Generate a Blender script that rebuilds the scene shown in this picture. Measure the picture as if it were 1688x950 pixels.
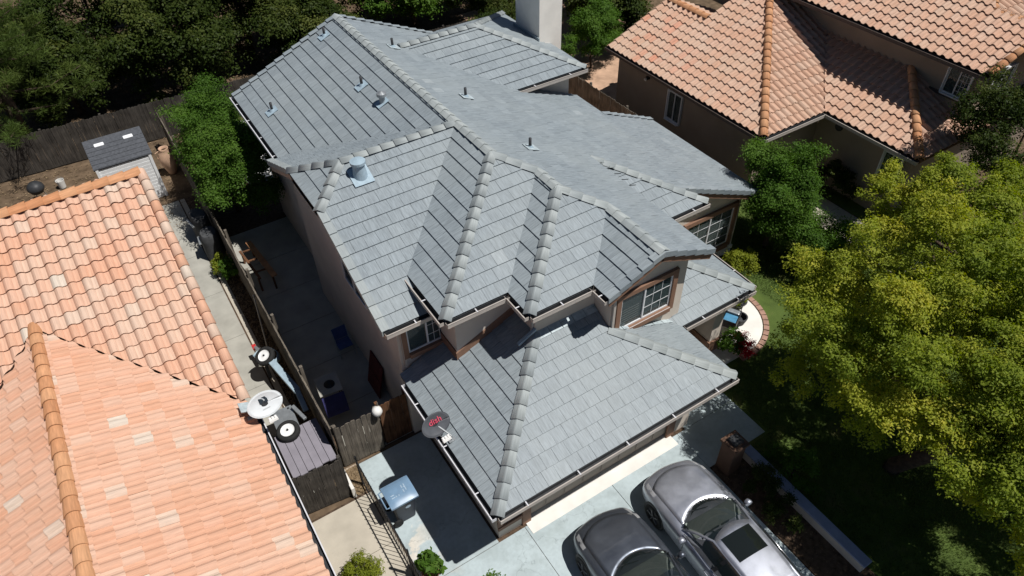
import bpy, math, random
import numpy as np
from mathutils import Vector, Matrix, Euler

R = math.radians
for o in list(bpy.data.objects):
    bpy.data.objects.remove(o)
scene = bpy.context.scene
col = scene.collection
random.seed(7)
rng = np.random.default_rng(11)

# ------------------------------------------------------------------ camera
FPX, PITCH, ROLL, YAW, HC = 1181.34, R(43.697), R(-1.563), R(31.458), 17.0
fwd = Vector((math.sin(YAW) * math.cos(PITCH), math.cos(YAW) * math.cos(PITCH), -math.sin(PITCH)))
rgt0 = Vector((math.cos(YAW), -math.sin(YAW), 0))
up0 = rgt0.cross(fwd)
rgt = rgt0 * math.cos(ROLL) + up0 * math.sin(ROLL)
upv = -rgt0 * math.sin(ROLL) + up0 * math.cos(ROLL)
cam_d = bpy.data.cameras.new('camera')
cam = bpy.data.objects.new('camera', cam_d)
col.objects.link(cam)
cam_d.sensor_width = 36
cam_d.lens = 36 * FPX / 1688
cam_d.clip_end = 2000
cam.matrix_world = Matrix(((rgt.x, upv.x, -fwd.x, 0), (rgt.y, upv.y, -fwd.y, 0), (rgt.z, upv.z, -fwd.z, HC), (0, 0, 0, 1)))
scene.camera = cam
CAM = Vector((0, 0, HC))

# ------------------------------------------------------------------ world, sun, exposure
SUN = Vector((0.84, -0.98, 2.7)).normalized()
world = bpy.data.worlds.new('World')
scene.world = world
world.use_nodes = True
wn = world.node_tree.nodes
sky_n = wn.new('ShaderNodeTexSky')
sky_n.sky_type = 'NISHITA'
sky_n.sun_disc = False
sky_n.sun_elevation = math.asin(SUN.z)
sky_n.sun_rotation = math.atan2(SUN.x, SUN.y)
sky_n.air_density = 0.7
sky_n.dust_density = 0.2
sky_n.altitude = 900
world.node_tree.links.new(sky_n.outputs[0], wn['Background'].inputs[0])
wn['Background'].inputs[1].default_value = 0.05
sun_d = bpy.data.lights.new('sun', 'SUN')
sun_d.energy = 5.0
sun_d.angle = R(0.53)
sun_d.color = (1.0, 0.97, 0.93)
sun_o = bpy.data.objects.new('sun', sun_d)
col.objects.link(sun_o)
sun_o.location = (20, -20, 40)
sun_o.rotation_euler = (-SUN).to_track_quat('-Z', 'Y').to_euler()
vs = scene.view_settings
vs.view_transform = 'Standard'
vs.look = 'None'
vs.gamma = 1
vs.exposure = 0.0
vs.use_curve_mapping = False

# ------------------------------------------------------------------ materials
MATS = {}


def newmat(name, rough=0.8, spec=0.3, metal=0.0):
    m = bpy.data.materials.new(name)
    m.use_nodes = True
    nt = m.node_tree
    b = nt.nodes['Principled BSDF']
    b.inputs['Roughness'].default_value = rough
    b.inputs['Specular IOR Level'].default_value = spec
    b.inputs['Metallic'].default_value = metal
    MATS[name] = m
    return m, nt, b


def N(nt, t, **kw):
    n = nt.nodes.new(t)
    for k, v in kw.items():
        if k.startswith('_'):
            n.inputs[k[1:]].default_value = v
        else:
            setattr(n, k, v)
    return n


def ramp(nt, fac, stops):
    r = nt.nodes.new('ShaderNodeValToRGB')
    el = r.color_ramp.elements
    while len(el) < len(stops):
        el.new(0.5)
    for e, (p, c) in zip(el, stops):
        e.position = p
        e.color = (*c, 1)
    nt.links.new(fac, r.inputs[0])
    return r.outputs[0]


def mix(nt, fac, a, b, mode='MIX'):
    n = nt.nodes.new('ShaderNodeMix')
    n.data_type = 'RGBA'
    n.blend_type = mode
    for s, v in ((n.inputs[0], fac), (n.inputs[6], a), (n.inputs[7], b)):
        if hasattr(v, 'links'):
            nt.links.new(v, s)
        elif isinstance(v, tuple):
            s.default_value = (*v, 1)
        else:
            s.default_value = v
    return n.outputs[2]


def noise(nt, scale, detail=4, coord=None, rough=0.55):
    n = N(nt, 'ShaderNodeTexNoise', _Scale=scale, _Detail=detail, _Roughness=rough)
    if coord is None:
        g = nt.nodes.get('Geo') or N(nt, 'ShaderNodeNewGeometry', name='Geo')
        coord = g.outputs['Position']
    nt.links.new(coord, n.inputs['Vector'])
    return n.outputs['Fac']


def bump(nt, b, h, strength=0.3, dist=0.01):
    n = N(nt, 'ShaderNodeBump', _Strength=strength, _Distance=dist)
    nt.links.new(h, n.inputs['Height'])
    nt.links.new(n.outputs[0], b.inputs['Normal'])


def simple(name, c, rough=0.8, var=0.18, scale=6.0, spec=0.3, metal=0.0, bmp=0.0, bscale=60):
    m, nt, b = newmat(name, rough, spec, metal)
    f = noise(nt, scale)
    lo = tuple(x * (1 - var) for x in c)
    hi = tuple(min(1, x * (1 + var)) for x in c)
    nt.links.new(ramp(nt, f, [(0.3, lo), (0.7, hi)]), b.inputs['Base Color'])
    if bmp:
        bump(nt, b, noise(nt, bscale, 3), bmp, 0.006)
    return m


def tint_out(nt):
    a = N(nt, 'ShaderNodeAttribute', attribute_name='tint')
    o = N(nt, 'ShaderNodeAttribute', attribute_name='tint', attribute_type='OBJECT')
    s = N(nt, 'ShaderNodeMath', operation='ADD')
    nt.links.new(a.outputs['Fac'], s.inputs[0])
    nt.links.new(o.outputs['Fac'], s.inputs[1])
    return s.outputs[0]


def tilemat(name, stops, streak=0.35, rough=0.75, stain=0.25, staincol=(0.1, 0.1, 0.1), spec=0.3):
    m, nt, b = newmat(name, rough, spec)
    t = tint_out(nt)
    base = ramp(nt, t, stops)
    uv = N(nt, 'ShaderNodeUVMap', uv_map='uv')
    cmb = N(nt, 'ShaderNodeVectorMath', operation='MULTIPLY')
    cmb.inputs[1].default_value = (9, 1.0, 1)
    nt.links.new(uv.outputs[0], cmb.inputs[0])
    off = N(nt, 'ShaderNodeCombineXYZ')
    mul = N(nt, 'ShaderNodeMath', operation='MULTIPLY')
    mul.inputs[1].default_value = 137.0
    nt.links.new(t, mul.inputs[0])
    nt.links.new(mul.outputs[0], off.inputs[2])
    add = N(nt, 'ShaderNodeVectorMath', operation='ADD')
    nt.links.new(cmb.outputs[0], add.inputs[0])
    nt.links.new(off.outputs[0], add.inputs[1])
    s = noise(nt, 1.3, 3, add.outputs[0])
    k = ramp(nt, s, [(0.3, (1 - streak,) * 3), (0.7, (1 + streak * 0.6,) * 3)])
    c1 = mix(nt, 1.0, base, k, 'MULTIPLY')
    big = noise(nt, 0.45, 5)
    kk = ramp(nt, big, [(0.38, (0, 0, 0)), (0.68, (stain,) * 3)])
    c2 = mix(nt, kk, c1, staincol)
    nt.links.new(c2, b.inputs['Base Color'])
    bump(nt, b, noise(nt, 55, 3), 0.25, 0.004)
    return m


tilemat('slate_tile', [(0.0, (0.205, 0.238, 0.258)), (0.5, (0.232, 0.267, 0.287)), (0.9, (0.258, 0.295, 0.315)), (1.0, (0.30, 0.335, 0.35))], 0.26, 0.55, 0.34, (0.295, 0.325, 0.325), 0.4)
tilemat('slate_cap', [(0.0, (0.265, 0.295, 0.30)), (1.0, (0.335, 0.365, 0.36))], 0.15, 0.6, 0.12, (0.24, 0.25, 0.245))
tilemat('clay_tile', [(0.0, (0.57, 0.30, 0.185)), (0.45, (0.61, 0.355, 0.245)), (0.75, (0.60, 0.40, 0.295)), (0.92, (0.585, 0.445, 0.35)), (1.0, (0.57, 0.50, 0.42))], 0.13, 0.8, 0.22, (0.56, 0.44, 0.34))
tilemat('clay_tile_old', [(0.0, (0.50, 0.29, 0.195)), (0.45, (0.53, 0.335, 0.24)), (0.8, (0.53, 0.38, 0.29)), (1.0, (0.55, 0.25, 0.16))], 0.22, 0.8, 0.35, (0.47, 0.34, 0.24))
tilemat('clay_cap', [(0.0, (0.48, 0.215, 0.10)), (1.0, (0.58, 0.30, 0.155))], 0.22, 0.8, 0.25, (0.38, 0.25, 0.14))
simple('roof_deck', (0.03, 0.03, 0.032), 0.95)
simple('clay_deck', (0.07, 0.035, 0.022), 0.95)
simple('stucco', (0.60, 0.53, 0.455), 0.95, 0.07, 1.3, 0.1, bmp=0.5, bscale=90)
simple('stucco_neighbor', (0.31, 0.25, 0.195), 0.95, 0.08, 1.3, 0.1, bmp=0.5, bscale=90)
simple('chimney_stucco', (0.80, 0.76, 0.69), 0.95, 0.06, 2.0, 0.1, bmp=0.8, bscale=45)
simple('brown_trim', (0.22, 0.125, 0.082), 0.7, 0.12, 4)
simple('fascia', (0.38, 0.29, 0.235), 0.7, 0.08, 4)
simple('dark_fascia', (0.09, 0.07, 0.06), 0.7, 0.08, 4)
simple('gutter', (0.42, 0.38, 0.34), 0.45, 0.06, 5)
simple('gutter_white', (0.6, 0.6, 0.62), 0.4, 0.08, 5)
simple('white_frame', (0.68, 0.69, 0.7), 0.45, 0.04, 5)
simple('flashing', (0.38, 0.44, 0.46), 0.5, 0.2, 9)
simple('blue_metal', (0.31, 0.40, 0.46), 0.45, 0.12, 8)
simple('galv', (0.33, 0.35, 0.36), 0.4, 0.15, 8, 0.5, 0.5)
simple('dark_metal', (0.035, 0.037, 0.04), 0.5, 0.2, 8)
simple('black_iron', (0.012, 0.012, 0.013), 0.5, 0.2, 8)
simple('rubber', (0.018, 0.018, 0.018), 0.85, 0.2, 10)
simple('white_rim', (0.75, 0.75, 0.74), 0.4, 0.05, 10)
simple('dish_white', (0.66, 0.69, 0.70), 0.45, 0.05, 6)
simple('dish_grey', (0.085, 0.09, 0.10), 0.5, 0.12, 6)
simple('pink_print', (0.62, 0.08, 0.13), 0.5, 0.05, 6)
simple('dark_print', (0.025, 0.035, 0.045), 0.5, 0.05, 6)
simple('grey_print', (0.48, 0.5, 0.51), 0.5, 0.05, 6)
simple('dirt', (0.12, 0.085, 0.055), 0.98, 0.4, 2.5, 0.05, bmp=0.8, bscale=25)
simple('mulch', (0.085, 0.058, 0.04), 0.98, 0.5, 9, 0.05, bmp=1.0, bscale=40)
simple('gravel_stone', (0.30, 0.24, 0.18), 0.95, 0.45, 14, 0.1)
simple('path_beige', (0.43, 0.39, 0.32), 0.95, 0.12, 1.6, 0.1, bmp=0.3)
simple('walk_grey', (0.34, 0.33, 0.29), 0.95, 0.16, 1.4, 0.1, bmp=0.3)
simple('clay_ground', (0.44, 0.29, 0.2), 0.95, 0.25, 1.8, 0.1, bmp=0.4)
simple('white_concrete', (0.70, 0.68, 0.63), 0.9, 0.08, 2.0)
simple('flagstone', (0.10, 0.11, 0.12), 0.85, 0.3, 3.0)
simple('mortar_white', (0.66, 0.65, 0.62), 0.9, 0.08, 6)
simple('brick_red', (0.33, 0.20, 0.15), 0.9, 0.2, 7)
simple('pillar_brown', (0.13, 0.075, 0.05), 0.9, 0.15, 3)
simple('weathered_wood', (0.075, 0.062, 0.05), 0.9, 0.45, 5)
simple('grey_wood', (0.17, 0.145, 0.115), 0.9, 0.5, 5)
simple('brown_wood', (0.17, 0.085, 0.045), 0.85, 0.3, 5)
simple('orange_wood', (0.36, 0.18, 0.085), 0.8, 0.25, 5)
simple('deck_grey', (0.23, 0.215, 0.245), 0.85, 0.1, 3)
simple('shed_roof', (0.075, 0.08, 0.09), 0.9, 0.25, 12)
simple('white_siding', (0.84, 0.845, 0.84), 0.6, 0.05, 3)
simple('sky_light', (0.78, 0.79, 0.8), 0.35, 0.03, 3)
simple('bark', (0.075, 0.055, 0.04), 0.95, 0.35, 9, 0.1, bmp=0.8, bscale=30)
simple('grey_cover', (0.055, 0.057, 0.06), 0.75, 0.25, 5)
simple('bin_body', (0.045, 0.052, 0.066), 0.5, 0.12, 6)
simple('bin_lid', (0.155, 0.25, 0.36), 0.36, 0.1, 6, 0.5)
simple('bin_mark', (0.33, 0.42, 0.5), 0.5, 0.1, 6)
simple('cyan_wrap', (0.07, 0.22, 0.36), 0.5, 0.2, 8)
simple('red_paint', (0.45, 0.035, 0.035), 0.5, 0.15, 8)
simple('dark_red', (0.10, 0.02, 0.018), 0.7, 0.2, 6)
simple('blue_tarp', (0.035, 0.035, 0.12), 0.6, 0.2, 6)
simple('blue_cloth', (0.05, 0.08, 0.2), 0.7, 0.2, 6)
simple('terracotta', (0.46, 0.2, 0.12), 0.85, 0.15, 6)
simple('low_wall_paint', (0.27, 0.30, 0.42), 0.75, 0.12, 4)
simple('garage_door', (0.27, 0.245, 0.215), 0.7, 0.05, 4)
simple('plastic_dark', (0.02, 0.021, 0.023), 0.5, 0.1, 8)
simple('plastic_white', (0.7, 0.69, 0.66), 0.6, 0.05, 8)
simple('seat_leather', (0.10, 0.11, 0.10), 0.6, 0.1, 6)
simple('dash_cover', (0.26, 0.30, 0.27), 0.8, 0.1, 6)
simple('chrome', (0.72, 0.72, 0.74), 0.18, 0.04, 6, 0.5, 1.0)
simple('rim_alloy', (0.28, 0.28, 0.29), 0.35, 0.1, 6, 0.5, 0.8)
simple('pane_sky_tone', (0.10, 0.125, 0.15), 0.8, 0.2, 3)  # blue-grey that stands for sky reflected in the window panes
simple('curtain', (0.50, 0.52, 0.48), 0.9, 0.1, 6)


def wood(name, c, hi, rough=0.9):
    m, nt, b = newmat(name, rough, 0.15)
    g_ = nt.nodes.get('Geo') or N(nt, 'ShaderNodeNewGeometry', name='Geo')
    mp = N(nt, 'ShaderNodeVectorMath', operation='MULTIPLY')
    mp.inputs[1].default_value = (34, 34, 1.1)
    nt.links.new(g_.outputs['Position'], mp.inputs[0])
    f = noise(nt, 1.0, 5, mp.outputs[0], 0.65)
    c1 = ramp(nt, f, [(0.3, tuple(x * 0.35 for x in c)), (0.52, c), (0.66, tuple(x * 1.25 for x in c)), (0.8, hi)])
    k = ramp(nt, noise(nt, 2.2, 4), [(0.3, (0.6,) * 3), (0.7, (1.25,) * 3)])
    nt.links.new(mix(nt, 1.0, c1, k, 'MULTIPLY'), b.inputs['Base Color'])
    bump(nt, b, f, 0.4, 0.006)


for q_ in ('weathered_wood', 'grey_wood', 'brown_wood'):
    bpy.data.materials.remove(MATS[q_])
wood('weathered_wood', (0.07, 0.062, 0.053), (0.33, 0.27, 0.21))
wood('grey_wood', (0.15, 0.13, 0.105), (0.40, 0.36, 0.30))
wood('brown_wood', (0.15, 0.075, 0.04), (0.25, 0.14, 0.08))


def carpaint(name, c, rough):
    m, nt, b = newmat(name, rough, 0.5, 0.8)
    f = noise(nt, 380, 2)
    nt.links.new(ramp(nt, f, [(0.3, tuple(x * 0.8 for x in c)), (0.7, tuple(x * 1.2 for x in c))]), b.inputs['Base Color'])
    b.inputs['Coat Weight'].default_value = 0.7
    b.inputs['Coat Roughness'].default_value = 0.05
    d = noise(nt, 3.0, 4)
    nt.links.new(ramp(nt, d, [(0.3, (rough * 0.85,) * 3), (0.7, (rough * 1.25,) * 3)]), b.inputs['Roughness'])
    return m


carpaint('paint_silver', (0.48, 0.50, 0.56), 0.44)
carpaint('paint_dark', (0.125, 0.14, 0.168), 0.42)


def glass(name, c, rough=0.06, alpha=0.7):
    m, nt, b = newmat(name, rough, 0.6)
    b.inputs['Base Color'].default_value = (*c, 1)
    b.inputs['Alpha'].default_value = alpha
    return m


glass('car_glass', (0.012, 0.018, 0.018), 0.04, 0.72)
glass('sunroof_glass', (0.01, 0.013, 0.012), 0.04, 0.95)
glass('window_glass', (0.06, 0.085, 0.085), 0.05, 0.5)
glass('lamp_glass', (0.5, 0.5, 0.5), 0.1, 0.5)


def concrete_painted():
    m, nt, b = newmat('driveway_paint', 0.8, 0.25)
    f = noise(nt, 0.7, 6)
    c = ramp(nt, f, [(0.3, (0.375, 0.44, 0.455)), (0.7, (0.43, 0.50, 0.515))])
    p = noise(nt, 2.1, 5)
    # worn patches of bare pale concrete near the iron fence
    g = nt.nodes['Geo']
    sx = N(nt, 'ShaderNodeSeparateXYZ')
    nt.links.new(g.outputs['Position'], sx.inputs[0])
    mr = N(nt, 'ShaderNodeMapRange')
    mr.inputs[1].default_value = 3.0
    mr.inputs[2].default_value = 2.2
    nt.links.new(sx.outputs[0], mr.inputs[0])
    mu = N(nt, 'ShaderNodeMath', operation='MULTIPLY')
    nt.links.new(mr.outputs[0], mu.inputs[0])
    nt.links.new(ramp(nt, p, [(0.5, (0, 0, 0)), (0.56, (1, 1, 1))]), mu.inputs[1])
    my = N(nt, 'ShaderNodeMapRange')
    my.inputs[1].default_value = 9.6
    my.inputs[2].default_value = 9.0
    nt.links.new(sx.outputs[1], my.inputs[0])
    mv = N(nt, 'ShaderNodeMath', operation='MULTIPLY')
    nt.links.new(mu.outputs[0], mv.inputs[0])
    nt.links.new(my.outputs[0], mv.inputs[1])
    c2 = mix(nt, mv.outputs[0], c, (0.62, 0.585, 0.52))
    s = noise(nt, 9, 4)
    k = ramp(nt, s, [(0.25, (0.9,) * 3), (0.6, (1.02,) * 3)])
    c3 = mix(nt, 1.0, c2, k, 'MULTIPLY')
    vo = N(nt, 'ShaderNodeTexVoronoi', feature='DISTANCE_TO_EDGE', _Scale=0.42)
    wob = N(nt, 'ShaderNodeVectorMath', operation='ADD')
    nz = N(nt, 'ShaderNodeTexNoise', _Scale=2.5, _Detail=4.0)
    nt.links.new(g.outputs['Position'], nz.inputs['Vector'])
    nt.links.new(g.outputs['Position'], wob.inputs[0])
    nt.links.new(nz.outputs['Color'], wob.inputs[1])
    nt.links.new(wob.outputs[0], vo.inputs['Vector'])
    cr = ramp(nt, vo.outputs['Distance'], [(0.0, (0.55,) * 3), (0.006, (1.0,) * 3)])
    c4 = mix(nt, 0.55, c3, mix(nt, 1.0, c3, cr, 'MULTIPLY'))
    st_ = ramp(nt, noise(nt, 1.1, 6), [(0.42, (0.86, 0.86, 0.85)), (0.55, (1.0, 1.0, 1.0))])
    nt.links.new(mix(nt, 1.0, c4, st_, 'MULTIPLY'), b.inputs['Base Color'])
    bump(nt, b, noise(nt, 70, 3), 0.15, 0.004)


concrete_painted()


def grassmat():
    m, nt, b = newmat('lawn', 0.95, 0.1)
    f = noise(nt, 1.2, 6)
    c = ramp(nt, f, [(0.3, (0.05, 0.075, 0.02)), (0.55, (0.085, 0.125, 0.03)), (0.75, (0.14, 0.13, 0.055))])
    nt.links.new(c, b.inputs['Base Color'])
    bump(nt, b, noise(nt, 40, 3), 0.8, 0.02)


grassmat()


def leafmat(name, stops, trans=0.35, rough=0.5):
    m, nt, b = newmat(name, rough, 0.1)
    a = N(nt, 'ShaderNodeAttribute', attribute_name='tint')
    c = ramp(nt, a.outputs['Fac'], stops)
    nt.links.new(c, b.inputs['Base Color'])
    tr = N(nt, 'ShaderNodeBsdfTranslucent')
    hs = N(nt, 'ShaderNodeHueSaturation', _Saturation=1.15, _Value=1.35)
    nt.links.new(c, hs.inputs['Color'])
    nt.links.new(hs.outputs[0], tr.inputs[0])
    ms = N(nt, 'ShaderNodeMixShader')
    ms.inputs[0].default_value = trans
    nt.links.new(b.outputs[0], ms.inputs[1])
    nt.links.new(tr.outputs[0], ms.inputs[2])
    nt.links.new(ms.outputs[0], nt.nodes['Material Output'].inputs[0])
    return m


leafmat('leaf_yellowgreen', [(0.0, (0.115, 0.17, 0.022)), (0.45, (0.225, 0.275, 0.034)), (0.8, (0.35, 0.365, 0.046)), (1.0, (0.46, 0.42, 0.065))], 0.45)
leafmat('leaf_green', [(0.0, (0.045, 0.095, 0.014)), (0.6, (0.075, 0.15, 0.02)), (1.0, (0.12, 0.20, 0.036))], 0.4)
leafmat('leaf_dark', [(0.0, (0.02, 0.036, 0.007)), (0.6, (0.042, 0.062, 0.012)), (1.0, (0.11, 0.125, 0.03))], 0.3)
leafmat('needle', [(0.0, (0.045, 0.075, 0.016)), (0.6, (0.08, 0.12, 0.026)), (1.0, (0.13, 0.17, 0.04))], 0.3)
leafmat('leaf_lime', [(0.0, (0.12, 0.16, 0.015)), (1.0, (0.24, 0.26, 0.03))])
leafmat('petal', [(0.0, (0.4, 0.01, 0.02)), (1.0, (0.6, 0.03, 0.05))])
leafmat('grass_blade', [(0.0, (0.045, 0.07, 0.018)), (0.6, (0.09, 0.14, 0.03)), (1.0, (0.17, 0.16, 0.06))])
leafmat('dry_litter', [(0.0, (0.09, 0.06, 0.035)), (1.0, (0.30, 0.22, 0.13))], 0.05)


# ------------------------------------------------------------------ object helpers
def link(name, me, parent=None, mat=None, smooth=False):
    o = bpy.data.objects.new(name, me)
    col.objects.link(o)
    if parent is not None:
        o.parent = parent
    if mat is not None and hasattr(me, 'materials') and len(me.materials) == 0:
        me.materials.append(MATS[mat])
    if smooth and hasattr(me, 'polygons'):
        me.polygons.foreach_set('use_smooth', [True] * len(me.polygons))
    return o


def tag(o, label, cat, group=None):
    o['label'] = label
    o['category'] = cat
    if group:
        o['group'] = group
    return o


def struct(o):
    o['kind'] = 'structure'
    return o


def thing(name, label, cat, loc=(0, 0, 0), group=None):
    o = bpy.data.objects.new(name, None)
    o.empty_display_size = 0.2
    col.objects.link(o)
    o.location = loc
    return tag(o, label, cat, group)


class MB:
    """collects shapes and links them as one mesh; coordinates are world, shifted by the parent's place"""

    def __init__(s):
        s.v = []
        s.f = []

    def poly(s, pts, flip=False):
        n = len(s.v)
        s.v += [tuple(p) for p in pts]
        ids = list(range(n, n + len(pts)))
        s.f.append(ids[::-1] if flip else ids)
        return s

    def box(s, x0, x1, y0, y1, z0, z1):
        n = len(s.v)
        s.v += [(x, y, z) for z in (z0, z1) for y in (y0, y1) for x in (x0, x1)]
        s.f += [[n + i for i in q] for q in ((0, 2, 3, 1), (4, 5, 7, 6), (0, 1, 5, 4), (2, 6, 7, 3), (0, 4, 6, 2), (1, 3, 7, 5))]
        return s

    def obox(s, c, ax, ay, az, hx, hy, hz):
        n = len(s.v)
        c, ax, ay, az = (Vector(q) for q in (c, ax, ay, az))
        for k in (-1, 1):
            for j in (-1, 1):
                for i in (-1, 1):
                    s.v.append(tuple(c + ax * hx * i + ay * hy * j + az * hz * k))
        s.f += [[n + i for i in q] for q in ((0, 2, 3, 1), (4, 5, 7, 6), (0, 1, 5, 4), (2, 6, 7, 3), (0, 4, 6, 2), (1, 3, 7, 5))]
        return s

    def bar(s, a, b, w, h, up=(0, 0, 1)):
        a, b, up = Vector(a), Vector(b), Vector(up)
        d = b - a
        L = d.length
        d.normalize()
        sx = d.cross(up)
        if sx.length < 1e-4:
            sx = d.cross(Vector((1, 0, 0)))
        sx.normalize()
        u = sx.cross(d)
        return s.obox((a + b) / 2, sx, d, u, w / 2, L / 2, h / 2)

    def tube(s, pts, rad, n=8, cap=True):
        pts = [Vector(p) for p in pts]
        rs = rad if isinstance(rad, (list, tuple)) else [rad] * len(pts)
        base = len(s.v)
        for i, p in enumerate(pts):
            d = (pts[min(i + 1, len(pts) - 1)] - pts[max(i - 1, 0)]).normalized()
            a = d.cross(Vector((0, 0, 1)))
            if a.length < 1e-3:
                a = d.cross(Vector((1, 0, 0)))
            a.normalize()
            b = d.cross(a)
            for k in range(n):
                t = 2 * math.pi * k / n
                s.v.append(tuple(p + (a * math.cos(t) + b * math.sin(t)) * rs[i]))
        for i in range(len(pts) - 1):
            for k in range(n):
                q = base + i * n
                s.f.append([q + k, q + n + k, q + n + (k + 1) % n, q + (k + 1) % n])
        if cap:
            s.f.append([base + k for k in range(n)])
            s.f.append([base + (len(pts) - 1) * n + k for k in range(n)][::-1])
        return s

    def lathe(s, c, axis, prof, n=20):
        """prof: list of (radius, offset along axis)"""
        c, d = Vector(c), Vector(axis).normalized()
        a = d.cross(Vector((0, 0, 1)))
        if a.length < 1e-3:
            a = Vector((1, 0, 0))
        a.normalize()
        b = d.cross(a)
        base = len(s.v)
        for r, h in prof:
            for k in range(n):
                t = 2 * math.pi * k / n
                s.v.append(tuple(c + d * h + (a * math.cos(t) + b * math.sin(t)) * r))
        for i in range(len(prof) - 1):
            for k in range(n):
                q = base + i * n
                s.f.append([q + k, q + (k + 1) % n, q + n + (k + 1) % n, q + n + k])
        return s

    def grid(s, rows):
        base = len(s.v)
        m = len(rows[0])
        for r in rows:
            s.v += [tuple(p) for p in r]
        for i in range(len(rows) - 1):
            for j in range(m - 1):
                q = base + i * m + j
                s.f.append([q, q + 1, q + m + 1, q + m])
        return s

    def build(s, name, mat, parent=None, smooth=False, bevel=0.0):
        me = bpy.data.meshes.new(name)
        off = Vector((0, 0, 0))
        q = parent
        while q is not None:
            off += q.location
            q = q.parent
        me.from_pydata([(x - off.x, y - off.y, z - off.z) for x, y, z in s.v], [], s.f)
        me.update()
        o = link(name, me, parent, mat, smooth)
        if bevel:
            bv = o.modifiers.new('bevel', 'BEVEL')
            bv.width = bevel
            bv.segments = 2
            bv.limit_method = 'ANGLE'
        return o


def prism(mb, plan, z0, z1):
    n = len(plan)
    area = sum(plan[i][0] * plan[(i + 1) % n][1] - plan[(i + 1) % n][0] * plan[i][1] for i in range(n))
    if area < 0:
        plan = plan[::-1]
    mb.poly([(x, y, z1) for x, y in plan])
    mb.poly([(x, y, z0) for x, y in plan], True)
    for i in range(n):
        (x0, y0), (x1, y1) = plan[i], plan[(i + 1) % n]
        mb.poly([(x0, y0, z0), (x1, y1, z0), (x1, y1, z1), (x0, y0, z1)])
    return mb


# ------------------------------------------------------------------ roof tiling
def clip(poly, axis, val, keep_ge):
    out = []
    n = len(poly)
    for i in range(n):
        a, b = poly[i], poly[(i + 1) % n]
        ia = (a[axis] >= val) == keep_ge or a[axis] == val
        ib = (b[axis] >= val) == keep_ge or b[axis] == val
        if ia:
            out.append(a)
        if ia != ib:
            t = (val - a[axis]) / (b[axis] - a[axis])
            out.append((a[0] + t * (b[0] - a[0]), a[1] + t * (b[1] - a[1])))
    return out


def cliprect(poly, u0, u1, v0, v1):
    for ax, val, ge in ((0, u0, True), (0, u1, False), (1, v0, True), (1, v1, False)):
        if len(poly) < 3:
            return []
        poly = clip(poly, ax, val, ge)
    return poly


def parea(p):
    return 0.5 * sum(p[i][0] * p[(i + 1) % len(p)][1] - p[(i + 1) % len(p)][0] * p[i][1] for i in range(len(p)))


DIRS = {'-Y': ((1, 0), (0, 1)), '-X': ((0, -1), (1, 0)), '+X': ((0, 1), (-1, 0)), '+Y': ((-1, 0), (0, -1))}


class Plane:
    def __init__(s, face, eave, ze, pitch, plan):
        (ux, uy), (vx, vy) = DIRS[face]
        s.face, s.eave, s.ze, s.p = face, eave, ze, pitch
        k = math.hypot(1, pitch)
        s.U = Vector((ux, uy, 0))
        s.V = Vector((vx / k, vy / k, pitch / k))
        s.Nn = s.U.cross(s.V)
        ex, ey = (0, eave) if face in ('-Y', '+Y') else (eave, 0)
        s.O = Vector((ex, ey, ze))
        s.k = k
        s.vxy = (vx, vy)
        s.plan = plan
        s.uv = [((x - ex) * ux + (y - ey) * uy, ((x - ex) * vx + (y - ey) * vy) * k) for x, y in plan]
        if parea(s.uv) < 0:
            s.uv.reverse()

    def z(s, x, y):
        d = (x - s.O.x) * s.vxy[0] + (y - s.O.y) * s.vxy[1]
        return s.ze + s.p * d

    def pt(s, u, v, h=0.0):
        return s.O + s.U * u + s.V * v + s.Nn * h


def flat_cells(W):
    return [(0.0, W)]


def s_profile(a):
    if a < 0.64:
        return 0.082 * max(0.0, math.sin(math.pi * a / 0.64)) ** 0.85
    return -0.012 * math.sin(math.pi * (a - 0.64) / 0.36)


SSEG = [0, 0.05, 0.14, 0.26, 0.38, 0.5, 0.59, 0.64, 0.8, 1.0]


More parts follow.
